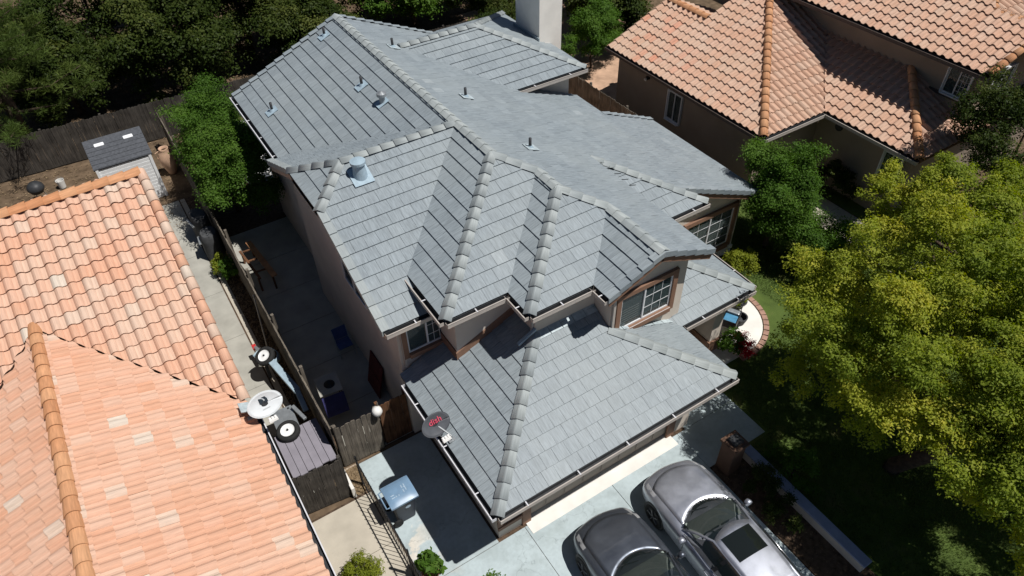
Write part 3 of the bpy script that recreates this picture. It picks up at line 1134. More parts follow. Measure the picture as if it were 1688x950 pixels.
# walls; each follows the roof above it
OV = 0.42
xw_l = XLW + OV
wall(house, (xw_l, YF1 + OV), (XR - T1 + 0.42, YF1 + OV), 0, zlw + 0.08, zlw + 0.08, (0, 1))
wj = Z0 - P * JH - 0.02
wall(house, (xw_l, YQ - OV), (xw_l, YF1 + OV + 0.16), 0, Z0 - P * (YQ - OV - YW) - 0.1, zlw + 0.1, (1, 0), peak=None)
mbw = MB()
mbw.poly([(xw_l, YQ - OV, 4.6), (xw_l, YF1 + OV, 4.6), (xw_l, YF1 + OV, zlw + 0.08), (xw_l, YW - JH - 0.3, wj - 0.2), (xw_l, YW + JH + 0.3, wj - 0.2), (xw_l, YQ - OV, Z0 - P * (YQ - OV - YW) - 0.1)])
mbw.build('gable_wall', 'stucco', house)
wall(house, (X0E + OV, YB - 0.4), (X0E + OV, YQ - OV), 0, zmain + 0.1, zmain + 0.1, (1, 0))
wall(house, (X0E + OV, YQ - OV), (xw_l, YQ - OV), 0, Z0 - P * (YQ - OV - YW) - 0.1, Z0 - P * (YQ - OV - YW) - 0.1, (0, -1))
wall(house, (11.3, YB - 0.4), (X0E + OV, YB - 0.4), 0, zpx(11.3) - 0.18, zmain + 0.05, (0, -1), peak=((11.3 - XR) / (11.3 - X0E - OV), Z0 - 0.18))
bx1, by1 = XR - T1 + OV, Y1 - T1 + OV
bx2, by2 = X2 - T2 + OV, Y2 - T2 + OV
bx3, by3 = X3 - T3 + OV, Y3 + 0.36
ze_ = ZE + 0.1
wall(house, (bx1, YF1 + OV + 0.3), (bx1, by1), 2.6, ze_, ze_, (1, 0))
wall(house, (bx1, by1), (bx2 + 0.1, by1), 2.6, ze_, ze_, (0, 1))
wall(house, (bx2, by1), (bx2, by2), 2.6, ze_, ze_, (1, 0))
wall(house, (bx2, by2), (bx3 + 0.1, by2), 2.6, ze_, ze_, (0, 1))
wall(house, (bx3, by2), (bx3, by3), 2.6, ze_, ze_, (1, 0))
xr3 = X4 - 0.4
wall(house, (bx3, by3), (xr3, by3), 2.3, ze_ + 0.05, zpx(xr3) - 0.08, (0, 1), peak=((X3 - bx3) / (xr3 - bx3), Z3 - 0.12))
wall(house, (xr3, by3), (xr3, 14.2), 0, zpx(xr3) - 0.08, zpx(xr3) - 0.08, (-1, 0))
yl = Y6 + 0.4
wall(house, (xr3, yl), (X6 - 0.42, yl), 0, 4.40, zpx(X6 - 0.42) - 0.1, (0, 1), peak=((13.2 - xr3) / (X6 - 0.42 - xr3), zpx(13.2) - 0.12))
wall(house, (X6 - 0.42, yl), (X6 - 0.42, Y7 - 0.4), 0, zpx(X6 - 0.42) - 0.1, zpx(X6 - 0.42) - 0.1, (-1, 0))
wall(house, (X6 - 0.42, Y7 - 0.4), (X8 - 0.4, Y7 - 0.4), 0, zpx(X6 - 0.42) - 0.1, zpx(X8 - 0.4) - 0.1, (0, -1))
zwf = ZW - P * TW
wall(house, (X8 - 0.4, Y7 - 0.4), (X8 - 0.4, 19.35), 0, 3.5, 3.5, (-1, 0))
wall(house, (10.4, YW2 - TW + OV), (XW + TW - OV, YW2 - TW + OV), 0, zwf + 0.1, zwf + 0.1, (0, 1))
wall(house, (XW + TW - OV, YW2 - TW + OV), (XW + TW - OV, YW2 + TW - OV), 0, zwf + 0.1, zwf + 0.1, (-1, 0))
wall(house, (XW + TW - OV, YW2 + TW - OV), (XR + 1, YW2 + TW - OV), 0, zwf + 0.1, zwf + 0.1, (0, -1))
# garage walls
gy, gx = 7.68, 4.12
wall(house, (gx, YF1 + OV), (gx, gy), 0, ZG + 0.12, ZG + 0.12, (1, 0))
wall(house, (gx, gy), (4.95, gy), 0, ZG + 0.2, ZG + 0.2, (0, 1))
wall(house, (9.72, gy), (10.4, gy), 0, ZG + 0.2, ZG + 0.2, (0, 1))
wall(house, (4.95, gy), (9.72, gy), 2.2, ZG + 0.2, ZG + 0.2, (0, 1))
wall(house, (10.4, gy), (10.4, 12.3), 0, ZG + 0.12, ZG + 0.12, (-1, 0))
# garage door with raised panels
gd = MB().box(4.95, 9.72, gy + 0.09, gy + 0.13, 0.02, 2.2).build('garage_door', 'garage_door', house)
for j in range(4):
    for i in range(8):
        x = 4.95 + 4.77 * (i + 0.5) / 8
        z = 0.06 + 0.535 * (j + 0.5)
        MB().box(x - 0.25, x + 0.25, gy + 0.07, gy + 0.088, z - 0.2, z + 0.2).build('door_panel', 'garage_door', gd, bevel=0.012)
# brown corner posts and ledge of the garage front
for x in (4.93, 9.72):
    MB().box(x - 0.13, x + 0.13, gy - 0.05, gy + 0.02, 0, 2.5).build('corner_post', 'brown_trim', house, bevel=0.01)
MB().box(gx - 0.03, 4.79, gy - 0.06, gy - 0.003, 0.42, 0.56).build('wall_ledge', 'brown_trim', house, bevel=0.01)
MB().box(gx - 0.035, gx + 0.12, gy - 0.04, gy - 0.002, 0.57, 2.5).build('corner_post', 'brown_trim', house, bevel=0.01)
MB().box(4.8, 9.85, gy - 0.045, gy - 0.003, 2.14, 2.3).build('door_header', 'brown_trim', house, bevel=0.01)
# soffits that close the eaves
for (x0, x1, y0, y1, z) in ((XG + 0.02, gx + 0.02, YG + 0.02, 11.6, ZG - 0.105), (gx, 10.42, YG + 0.02, gy + 0.05, ZG - 0.107), (10.4, XG2 - 0.02, YG + 0.02, YPC, ZG - 0.105), (XG2, XPC - 0.02, YPC + 0.02, 12.3, ZPc - 0.106)):
    MB().box(x0, x1, y0, y1, z - 0.02, z).build('soffit', 'stucco', house)
# porch pier and the entry wall
wall(house, (11.1, 12.42), (13.1, 12.42), 0, 3.4, 3.0, (0, 1))
wall(house, (12.75, 9.35), (13.15, 9.35), 0, ZPc - 0.1, ZPc - 0.1, (0, 1), name='porch_pier', th=1.7)
MB().box(12.70, 13.20, 9.29, 11.10, 0, 0.5).build('pier_plinth', 'brown_trim', house, bevel=0.012)

# base trim where upper walls meet the garage roof
for (a, b, z) in (((bx1, by1), (bx2, by1), None), ((bx2, by2), (bx3, by2), None)):
    pass
MB().box(bx1 - 0.035, bx1 - 0.003, by1 + 0.06, YF1 + OV, ZG + P * (bx1 - XG) + 0.02, ZG + P * (bx1 - XG) + 0.30).build('base_trim', 'brown_trim', house)
zt = [ZG + P * (x - XG) for x in (bx1, bx2)]
tb = MB()
tb.poly([(bx1 - 0.04, by1 - 0.03, zt[0] + 0.03), (bx2, by1 - 0.03, zt[1] + 0.03), (bx2, by1 - 0.03, zt[1] + 0.27), (bx1 - 0.04, by1 - 0.03, zt[0] + 0.27)])
tb.poly([(bx1 - 0.04, by1 - 0.03, zt[0] + 0.27), (bx2, by1 - 0.03, zt[1] + 0.27), (bx2, by1 - 0.001, zt[1] + 0.29), (bx1 - 0.04, by1 - 0.001, zt[0] + 0.29)])
tb.build('base_trim', 'brown_trim', house)
# step flashing along the wall bases on the garage roof
for k in range(int((bx3 - bx2) / 0.36)):
    xa = bx2 + 0.02 + k * 0.36
    h_ = 0.066 + 0.004 * (k % 2)
    zz = [planes_g[1].z(0, q) for q in (by2 - 0.2, by2)]
    MB().poly([(xa, by2 - 0.2, zz[0] + h_), (xa + 0.34, by2 - 0.2, zz[0] + h_), (xa + 0.34, by2, zz[1] + h_), (xa, by2, zz[1] + h_)]).build('flashing', 'flashing', house)
for k in range(6):
    xa, xb = bx3 + 0.02 + k * 0.36, bx3 + 0.36 + k * 0.36
    za, zb_ = (planes_g[2].z(q, 0) + 0.07 for q in (xa, xb))
    MB().poly([(xa, by3 - 0.14, za), (xb, by3 - 0.14, zb_), (xb, by3, zb_), (xa, by3, za)]).build('flashing', 'flashing', house)
# downspout shoe pouring on the garage roof, and downspouts
MB().bar((bx2 - 0.5, by2 - 0.02, ZG + P * (bx2 - 0.5 - XG) + 0.17), (bx2 + 0.02, by2 - 0.02, ZG + P * (bx2 - XG) + 0.21), 0.085, 0.07).build('downspout_shoe', 'blue_metal', house, bevel=0.008)
MB().bar((bx3 + 0.05, by3 - 0.05, 3.66), (bx3 + 0.05, by3 - 0.05, ZE - 0.1), 0.07, 0.06, (0, 1, 0)).build('downspout', 'gutter', house)
MB().bar((bx2 - 0.04, by2 + 0.06, 3.9), (bx2 - 0.04, by2 + 0.06, ZE - 0.1), 0.06, 0.07, (0, 1, 0)).build('downspout', 'gutter', house)
MB().bar((xw_l + 0.12, YF1 + OV - 0.05, 2.9), (xw_l + 0.12, YF1 + OV - 0.05, zlw - 0.1), 0.07, 0.06, (0, 1, 0)).build('downspout', 'gutter', house)

# windows
window(house, (4.57, YF1 + OV, 3.83), (1, 0, 0), (0, -1, 0), 1.12, 0.98, 0.14, 3, 3)
window(house, (9.60, by3, 4.08), (1, 0, 0), (0, -1, 0), 1.68, 1.12, 0.15, 3, 3, blinds=True, split=0.46)
MB().box(8.78, 10.42, by3 - 0.14, by3 - 0.132, 3.51, 3.53).build('sill_edge', 'white_frame', house)
window(house, (15.42, yl, 1.40), (1, 0, 0), (0, -1, 0), 2.1, 1.55, 0.17, 2, 4, grid_side=(0, 1), curtain=True)
window(house, (xw_l, 14.3, 4.0), (0, -1, 0), (-1, 0, 0), 1.5, 1.1, 0.0, 2, 2, grid_side=())
window(house, (X0E + OV, 21.5, 3.9), (0, -1, 0), (-1, 0, 0), 1.2, 1.1, 0.0, 2, 2, grid_side=())
MB().box(11.9, 12.7, 12.37, 12.418, 0.02, 2.1).build('front_door', 'brown_wood', house, bevel=0.01)
# stone veneer foot at the living room corner
for j in range(3):
    for i in range(9):
        if rng.random() < 0.08:
            continue
        w_ = 0.19 + rng.random() * 0.05
        x = 14.55 + i * 0.25 + 0.1 * (j % 2)
        MB().box(x, x + w_, yl - 0.06 - rng.random() * 0.03, yl - 0.002, 0.03 + j * 0.16, 0.175 + j * 0.16).build('stone', 'white_concrete', house, bevel=0.015)

# chimney
ch = MB().box(14.42, 15.42, 21.15, 22.75, 4.4, 8.6).build('chimney', 'chimney_stucco', house)
MB().box(14.36, 15.48, 21.09, 22.81, 8.45, 8.62).build('chimney_cap', 'flashing', ch)
MB().box(14.36, 14.40, 21.09, 22.85, 4.5, 5.35).build('chimney_flashing', 'flashing', ch)


# vents on the roof
def vent(pl, x, y, kind):
    z = pl.z(x, y)
    b = Vector((x, y, z))
    mb = MB().obox(b + pl.Nn * 0.072, pl.U, pl.V, pl.Nn, 0.17, 0.2, 0.006)
    fl_ = mb.build('vent_flashing', 'blue_metal' if kind != 'grey' else 'flashing', roof)
    if kind == 'pipe' or kind == 'grey':
        MB().tube([b + Vector((0, 0, 0.0)), b + Vector((0, 0, 0.36))], 0.042, 10).build('vent_pipe', 'dark_metal', fl_, True)
        MB().lathe(b + Vector((0, 0, 0.05)), (0, 0, 1), [(0.1, 0), (0.05, 0.09)], 12).build('pipe_boot', 'blue_metal', fl_, True)
    elif kind == 'cap':
        MB().lathe(b, (0, 0, 1), [(0.09, 0), (0.09, 0.26), (0.15, 0.27), (0.15, 0.36), (0.03, 0.42), (0.0, 0.42)], 14).build('vent_cap', 'galv', fl_)
    else:
        MB().obox(b + pl.Nn * 0.08, pl.U, pl.V, pl.Nn, 0.27, 0.28, 0.006).build('vent_plate', 'blue_metal', fl_)
        MB().lathe(b, (0, 0, 1), [(0.2, 0.0), (0.16, 0.3), (0.16, 0.44)], 18).build('vent_stack', 'blue_metal', fl_, True)
        MB().lathe(b + Vector((0, 0, 0.42)), (0, 0, 1), [(0.16, 0), (0.2, 0.01), (0.2, 0.08), (0.0, 0.12)], 18).build('vent_lid', 'blue_metal', fl_)


pL, pR, pF = planes_up[0], planes_up[9], planes_up[2]
vent(pL, 4.42, 21.8, 'pipe')
vent(pL, 7.15, 23.5, 'pipe')
vent(pL, 6.85, 19.75, 'pipe')
vent(pL, 6.92, 18.4, 'cap')
vent(pR, 9.3, 17.6, 'grey')
vent(pR, 9.4, 14.2, 'grey')
vent(pR, 8.75, 21.5, 'grey')
vent(pF, 4.74, 15.02, 'big')

# ================================================================== LEFT NEIGHBOUR
PL = 0.405
lhouse = thing('neighbor_house', 'low house with bright salmon barrel tile roof beside the narrow concrete path', 'house', (-3.6, 12, 0))
XLR, XLE, ZLE = -3.65, 0.10, 2.70
ZLR = ZLE + PL * (XLE - XLR)
YV = 16.6
YR2 = 19.95
ZR2 = ZLR + PL * (YR2 - YV)
ZE2 = 2.55
ybot = YV - (ZLR - ZE2) / PL
lpl = [
    Plane('-Y', ybot, ZE2, PL, [(0.06, YR2), (-12, YR2), (-12, YV - (XLE - XLR)), (2 * XLR - XLE - 0.2, YV - (XLE - XLR)), (XLR, YV + 0.06), (0.06, YV - (0.06 - XLR) + 0.07)]),
    Plane('+X', XLE, ZLE, PL, [(XLR, 1.0), (XLE, 1.0), (XLE, YV - (XLE - XLR) + 0.0), (XLR, YV - 0.01)]),
    Plane('-X', 2 * XLR - XLE, ZLE, PL, [(XLR, 1.0), (XLR, YV - 0.01), (2 * XLR - XLE, YV - (XLE - XLR)), (2 * XLR - XLE, 1.0)]),
    Plane('+Y', YR2 + 0.55, ZR2 - PL * 0.55, PL, [(0.06, YR2), (-12, YR2), (-12, YR2 + 0.55), (0.06, YR2 + 0.55)]),
]
lroof = roof_deck('roof', lhouse, lpl, 'clay_deck')


def clay_tint(p, t):
    # loose patches of paler replacement tiles
    v = (0.25 + 0.62 * t) if p.y > 13.5 and p.x > XLR - 0.3 * 0 and p.z > ZLE + 0.2 and p.y > YV - (p.x - XLR) else 0.12 + 0.55 * t
    if rng.random() < 0.035:
        v = 0.88 + 0.12 * rng.random()
    return v


tile_roof(lhouse, [(lroof, q) for q in lpl], 's', 0.33, 0.385, 'clay_tile', None, clay_tint, jitter=0.006)
LB = lhouse.location
caps(lroof, (XLR, 1.0, ZLR), (XLR, YV + 0.15, ZLR + 0.02), 'round', 0.17, 0.4, 'clay_cap', base=LB, lift=0.06)
caps(lroof, (0.05, YR2, ZR2), (-12, YR2, ZR2), 'round', 0.19, 0.42, 'clay_cap', base=LB, lift=0.06)
caps(lroof, (0.06, YV - (0.06 - XLR) + 0.05, ZLE + 0.05), (0.06, YR2, ZR2), 'round', 0.14, 0.385, 'clay_tile', 'rake_tile', base=LB, lift=0.055, ang=1.5)
gutter(lhouse, (XLE, 1.0, ZLE), (XLE, YV - (XLE - XLR) - 0.1, ZLE), (1, 0, 0), 'gutter_white', brackets=False)
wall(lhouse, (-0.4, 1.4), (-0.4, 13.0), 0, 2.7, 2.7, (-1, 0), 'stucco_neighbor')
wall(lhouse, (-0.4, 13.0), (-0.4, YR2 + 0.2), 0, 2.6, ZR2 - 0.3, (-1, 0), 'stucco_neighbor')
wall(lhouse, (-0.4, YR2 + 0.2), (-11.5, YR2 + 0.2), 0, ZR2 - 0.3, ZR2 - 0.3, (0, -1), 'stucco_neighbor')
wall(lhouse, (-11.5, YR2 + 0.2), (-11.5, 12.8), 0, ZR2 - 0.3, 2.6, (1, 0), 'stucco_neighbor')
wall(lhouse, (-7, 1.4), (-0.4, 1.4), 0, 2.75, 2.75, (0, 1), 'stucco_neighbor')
MB().obox((-0.02, 12.55, 3.02), (0.9, 0, -0.4), (0, 1, 0), (0.4, 0, 0.9), 0.13, 0.16, 0.01).build('flashing_patch', 'flashing', lroof)

# ================================================================== RIGHT NEIGHBOUR
PR_ = 0.42
rhouse = thing('neighbor_house', 'tan two storey house with weathered terracotta barrel tile roofs beyond the plank fence', 'house', (23.5, 16, 0))
xe, ye, ze3 = 19.25, 14.02, 3.0
xe2, ye2 = 22.5, 10.05
XU = 25.5
YT = 23.0
xm = xe2 - xe
rp_low = [
    Plane('-X', xe, ze3, PR_, [(xe, ye), (xe, YT), (22.42, YT), (22.42, 20.4), (25.6, 20.4 - 0.02), (xe + (20.37 - ye), 20.37)]),
    Plane('-Y', ye, ze3, PR_, [(xe, ye), (xe2 - 0.01, ye), (XU + 0.02, ye + XU - xe2), (XU + 0.02, 20.1), (xe + 20.1 - ye, 20.1)]),
    Plane('-X', xe2, ze3, PR_, [(xe2, ye - 0.01), (xe2, ye2), (XU + 0.02, ye2 + XU - xe2), (XU + 0.02, ye + XU - xe2 - 0.01)]),
    Plane('-Y', ye2, ze3, PR_, [(xe2, ye2), (31, ye2), (31, 10.7), (XU + 0.02, 10.7), (XU + 0.02, ye2 + XU - xe2)]),
    Plane('+X', 2 * 22.42 - xe, ze3, PR_, [(22.42, YT), (25.4, YT), (25.4, 20.4), (22.42, 20.4)]),
]
xu, yu, zu = 24.6, 10.05, 5.5
rp_up = [
    Plane('-X', xu, zu, PR_, [(xu, yu), (xu, 24), (28.6, 24), (28.6, 13.3), (27.1, 11.8), (27.1, yu)]),
    Plane('-Y', 9.2, zu - 0.1, PR_, [(27.15, 9.2), (27.15, 11.75), (28.6, 13.2), (33, 13.2), (33, 9.2)]),
]
rroof = roof_deck('lower_roof', rhouse, rp_low, 'clay_deck')
uroof = roof_deck('upper_roof', rhouse, rp_up, 'clay_deck')
tile_roof(rhouse, [(rroof, q) for q in rp_low] + [(uroof, q) for q in rp_up], 's', 0.31, 0.385, 'clay_tile_old', None, lambda p, t: min(1, 0.15 + 0.55 * t + (0.3 if p.y > 19 and p.x < 21.5 else 0)), jitter=0.006)
RB = rhouse.location


def rcap(a, b, par):
    caps(par, a, b, 'round', 0.17, 0.4, 'clay_cap', base=RB, lift=0.06)


rcap((xe, ye, ze3), (xe + 6.2, ye + 6.2, ze3 + PR_ * 6.2), rroof)
rcap((xe2, ye2, ze3), (XU, ye2 + XU - xe2, ze3 + PR_ * (XU - xe2)), rroof)
rcap((xu, yu, zu), (27.1, yu, zu + PR_ * 2.1), uroof)
rcap((27.1, 11.75, zu + PR_ * 2.1), (28.6, 13.25, zu + PR_ * 3.6), uroof)
rcap((27.12, yu, zu + PR_ * 2.1), (27.12, 11.75, zu + PR_ * 2.1 + 0.02), uroof)
rcap((22.42, 20.4, ze3 + PR_ * (22.42 - xe)), (22.42, YT, ze3 + PR_ * (22.42 - xe)), rroof)
gutter(rhouse, (xe, YT, ze3), (xe, ye, ze3), (-1, 0, 0), 'dark_fascia', brackets=False)
gutter(rhouse, (xe, ye, ze3), (xe2 - 0.1, ye, ze3), (0, -1, 0), 'gutter', brackets=False)
gutter(rhouse, (xe2, ye - 0.1, ze3), (xe2, ye2, ze3), (-1, 0, 0), 'gutter', brackets=False)
gutter(rhouse, (xu, 24, zu), (xu, yu, zu), (-1, 0, 0), 'dark_fascia', brackets=False)
sn = 'stucco_neighbor'
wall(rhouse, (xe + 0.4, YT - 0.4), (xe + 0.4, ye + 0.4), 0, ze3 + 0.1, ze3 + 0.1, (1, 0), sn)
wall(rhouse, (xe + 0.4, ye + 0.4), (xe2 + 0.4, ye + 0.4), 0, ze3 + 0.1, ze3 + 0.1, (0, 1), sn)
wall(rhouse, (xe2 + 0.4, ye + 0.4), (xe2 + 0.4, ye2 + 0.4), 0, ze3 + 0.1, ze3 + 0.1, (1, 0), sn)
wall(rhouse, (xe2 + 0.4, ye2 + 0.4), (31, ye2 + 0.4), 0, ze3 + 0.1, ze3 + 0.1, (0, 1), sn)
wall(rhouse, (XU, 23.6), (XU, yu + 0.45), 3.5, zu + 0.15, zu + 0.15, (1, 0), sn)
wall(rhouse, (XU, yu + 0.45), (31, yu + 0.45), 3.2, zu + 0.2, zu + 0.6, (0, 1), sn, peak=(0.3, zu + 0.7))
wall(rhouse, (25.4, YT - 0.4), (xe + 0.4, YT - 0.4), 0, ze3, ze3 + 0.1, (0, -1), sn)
MB().box(XU - 0.12, 31, yu + 0.28, yu + 0.445, 3.62, 3.80).build('belt_ledge', 'fascia', rhouse)
MB().box(XU - 0.05, XU - 0.002, yu + 0.45, 16.5, 3.86, 3.98).build('wall_flashing', 'dark_fascia', rhouse)
window(rhouse, (xe + 0.4, 18.9, 1.85), (0, -1, 0), (-1, 0, 0), 0.78, 1.25, 0.05, 1, 1, grid_side=(), trimmat='white_frame')
window(rhouse, (xe2 + 0.4, 11.1, 1.88), (0, -1, 0), (-1, 0, 0), 0.72, 1.4, 0.05, 2, 3, grid_side=(), trimmat='white_frame', curtain=False)
window(rhouse, (XU, 11.26, 4.52), (0, -1, 0), (-1, 0, 0), 0.86, 1.0, 0.05, 3, 5, grid_side=(1,), trimmat='white_frame')
window(rhouse, (26.7, yu + 0.45, 4.5), (1, 0, 0), (0, -1, 0), 1.2, 1.0, 0.06, 3, 3, grid_side=(1,), trimmat='white_frame')
fl2 = MB().obox((xe + 0.33, 20.6, 2.45), (1, 0, 0), (0, 1, 0), (0, 0, 1), 0.07, 0.06, 0.06).build('flood_light', 'dark_metal', rhouse)
MB().lathe((xe + 0.25, 20.62, 2.42), (-1, -0.2, -0.4), [(0.02, -0.05), (0.07, 0.06), (0.0, 0.065)], 12).build('lamp_head', 'plastic_white', fl2)
# round attic vent on the shaded wall
MB().lathe((xe2 + 0.395, 13.5, 2.5), (-1, 0, 0), [(0.0, 0.02), (0.13, 0.02), (0.16, 0.035), (0.16, 0.0)], 18).build('wall_lamp', 'dark_metal', rhouse)


# ================================================================== FENCES
def fence(label, a, b, h, bw, mat, cat='fence', face=1, post_step=2.4, postmat=None, gapmax=0.003, ragged=0.05, group=None, name='wooden_fence', posts=True, z0=0.02):
    a, b = Vector((*a, 0)), Vector((*b, 0))
    t = thing(name, label, cat, tuple(a), group)
    d = b - a
    L = d.length
    d.normalize()
    nrm = Vector((d.y, -d.x, 0)) * face
    n = max(2, int(L / bw))
    w = L / n
    for i in range(n):
        hh = h + (rng.random() - 0.5) * ragged
        c = a + d * (w * (i + 0.5)) + nrm * (0.012 + rng.random() * 0.012)
        lean = (rng.random() - 0.5) * 0.015
        up = Vector((d.x * lean, d.y * lean, 1)).normalized()
        gw = w / 2 - rng.random() * gapmax / 2 - 0.002
        sd = up.cross(nrm).normalized() * (-1)
        mb = MB()
        # dog-eared board
        pts = [(-gw, 0), (gw, 0), (gw, hh - z0 - 0.03), (gw - 0.03, hh - z0), (-gw + 0.03, hh - z0), (-gw, hh - z0 - 0.03)]
        base = c + Vector((0, 0, z0))
        fr = [base + sd * x + up * z + nrm * 0.009 for x, z in pts]
        bk = [q - nrm * 0.018 for q in fr]
        mb.poly(fr)
        mb.poly(bk, True)
        for k in range(6):
            j = (k + 1) % 6
            mb.poly([fr[k], bk[k], bk[j], fr[j]])
        mb.build('board', mat, t)
    for z in (0.35, h - 0.35):
        MB().bar(a + Vector((0, 0, z)) - nrm * 0.03, b + Vector((0, 0, z)) - nrm * 0.03, 0.04, 0.09).build('rail', postmat or mat, t)
    if posts:
        k = max(1, round(L / post_step))
        for i in range(k + 1):
            p = a + d * (L * i / k) - nrm * 0.10
            MB().box(p.x - 0.045, p.x + 0.045, p.y - 0.045, p.y + 0.045, 0, h + 0.02).build('post', postmat or mat, t, bevel=0.006)
    return t


fence('long weathered plank fence between the side yard and the neighbouring concrete path', (1.62, 31.0), (1.62, 11.78), 1.78, 0.145, 'grey_wood', face=1)
fence('dark weathered plank fence section with rusty stains in front of the grey plank box', (0.10, 10.98), (1.46, 10.84), 1.70, 0.135, 'weathered_wood', face=1, gapmax=0.003, ragged=0.08)
fence('grey streaked plank gate panel with a white globe lamp at its end', (1.70, 11.76), (2.86, 11.72), 1.70, 0.145, 'grey_wood', face=1, ragged=0.10)
fence('brown stained plank gate in the shade beside the garage wall', (2.95, 11.80), (3.76, 11.80), 1.75, 0.14, 'brown_wood', 'gate', face=1, name='wooden_gate')
fence('back yard plank fence under the dark trees behind the small shed', (-12.0, 32.6), (18.0, 31.4), 1.75, 0.15, 'weathered_wood', face=1)
fence('brown plank fence between the grey roofed house and the terracotta roofed house', (18.1, 15.2), (18.0, 27.5), 1.8, 0.15, 'grey_wood', face=-1)
lamp = thing('globe_lamp', 'white round lamp fixed to the end of the grey plank gate', 'lamp', (2.89, 11.68, 1.3))
MB().tube([(2.89, 11.68, 1.3), (2.89, 11.68, 1.72), (2.95, 11.74, 1.95)], 0.02, 6).build('stem', 'grey_wood', lamp)
MB().lathe((2.87, 11.65, 1.72), (0, 0, 1), [(0.02, -0.16), (0.1, -0.11), (0.145, 0), (0.12, 0.1), (0.05, 0.15), (0.0, 0.16)], 16).build('globe', 'plastic_white', lamp, True)
struct(MB().box(1.50, 1.585, 10.72, 11.70, 0, 0.42).build('fence_return', 'white_concrete'))  # its white stands in for sun on the board top of a fence return
gr_b = struct(MB().box(1.60, 1.985, 10.74, 11.68, -0.03, -0.004).build('gravel_strip', 'gravel_stone'))

# iron picket railing
rail = thing('iron_railing', 'thin black iron picket railing beside the blue-grey waste bin', 'railing', (1.87, 9, 0))
ys = np.arange(5.2, 10.95, 0.15)
for i, y in enumerate(ys):
    MB().tube([(1.87, y, 0.02), (1.87, y, 1.26)], 0.008, 5).build('picket', 'black_iron', rail)
for z in (0.16, 1.12):
    MB().bar((1.87, 5.15, z), (1.87, 10.97, z), 0.03, 0.025).build('rail', 'black_iron', rail)
for y in (5.15, 8.0, 10.97):
    MB().bar((1.87, y, 0), (1.87, y, 1.32), 0.045, 0.045, (0, 1, 0)).build('post', 'black_iron', rail)

# ================================================================== SHED
shed = thing('garden_shed', 'small white sided garden shed with dark grey roof and two skylights', 'shed', (-0.35, 28.2, 0))
sx0, sx1, sy0, sy1 = -1.30, 0.62, 27.5, 29.3
for i in range(13):
    z = 0.08 + i * 0.145
    MB().obox((-0.34, sy0 - 0.012, z + 0.075), (1, 0, 0), (0, 1, 0.035), (0, -0.035, 1), (sx1 - sx0) / 2, 0.008, 0.078).build('siding_board', 'white_siding', shed)
    MB().obox((sx1 + 0.012, 28.4, z + 0.075), (0, 1, 0), (-1, 0, 0.035), (0.035, 0, 1), 0.9, 0.008, 0.078).build('siding_board', 'white_siding', shed)
MB().box(sx0, sx1, sy0, sy1, 0, 1.98).build('wall', 'white_siding', shed)
for (x, y) in ((sx0, sy0), (sx1, sy0), (sx1, sy1)):
    MB().box(x - 0.05, x + 0.05, y - 0.05, y + 0.05, 0, 1.97).build('corner_trim', 'white_siding', shed)
shr = MB()
shr.poly([(-1.40, 27.44, 1.97), (0.72, 27.44, 1.97), (0.72, 28.95, 2.42), (-1.40, 28.95, 2.42)])
shr.poly([(-1.40, 28.95, 2.42), (0.72, 28.95, 2.42), (0.72, 29.55, 2.1), (-1.40, 29.55, 2.1)])
sr = shr.build('roof', 'shed_roof', shed)
so = sr.modifiers.new('solid', 'SOLIDIFY')
so.thickness = 0.07
so.offset = -1
for k in range(1, 7):
    y = 27.44 + 1.51 * k / 7
    z = 1.97 + 0.45 * k / 7
    MB().obox((-0.34, y - 0.1, z - 0.022), (1, 0, 0), (0, 0.96, 0.286), (0, -0.286, 0.96), 1.04, 0.10, 0.008).build('shingle_course', 'shed_roof', sr)
for x in (-0.88, 0.18):
    MB().obox((x, 28.55, 2.335), (1, 0, 0), (0, 0.96, 0.28), (0, -0.28, 0.96), 0.18, 0.085, 0.03).build('skylight', 'sky_light', shed, bevel=0.03)
kg = thing('kettle_grill', 'black round kettle grill on the dirt behind the salmon tile roof', 'grill', (-3.67, 29.9, 0))
MB().lathe((-3.67, 29.9, 0.62), (0, 0, 1), [(0.0, -0.22), (0.22, -0.17), (0.31, -0.02), (0.32, 0.02), (0.29, 0.14), (0.18, 0.25), (0.0, 0.29)], 18).build('bowl', 'dark_metal', kg, True)
for k in range(3):
    a = 2.1 * k
    MB().tube([(-3.67 + 0.16 * math.cos(a), 29.9 + 0.16 * math.sin(a), 0.48), (-3.67 + 0.3 * math.cos(a), 29.9 + 0.3 * math.sin(a), 0)], 0.014, 6).build('leg', 'galv', kg)
bk_ = thing('bucket', 'small white bucket on the dirt beside the black kettle grill', 'bucket', (-2.85, 30.5, 0))
MB().lathe((-2.85, 30.5, 0), (0, 0, 1), [(0.0, 0.0), (0.13, 0.0), (0.16, 0.34), (0.145, 0.34), (0.12, 0.03), (0, 0.03)], 16).build('pail', 'plastic_white', bk_)
MB().tube([(-2.85 + 0.17 * math.cos(t), 30.5, 0.34 + 0.15 * math.sin(t)) for t in np.linspace(0, math.pi, 9)], 0.006, 5).build('handle', 'galv', bk_)
urn = thing('clay_urn', 'tall pale pink clay urn beside the white shed', 'urn', (1.22, 29.0, 0))
MB().lathe((1.22, 29.0, 0), (0, 0, 1), [(0.0, 0), (0.16, 0), (0.18, 0.1), (0.3, 0.45), (0.33, 0.75), (0.24, 1.02), (0.17, 1.12), (0.2, 1.2), (0.16, 1.2), (0.12, 1.1)], 20).build('body', 'clay_ground', urn, True)
for s in (-1, 1):
    MB().tube([(1.22 + s * 0.18, 29.0, 1.12), (1.22 + s * 0.36, 29, 1.05), (1.22 + s * 0.33, 29, 0.8)], 0.025, 6).build('handle', 'clay_ground', urn)


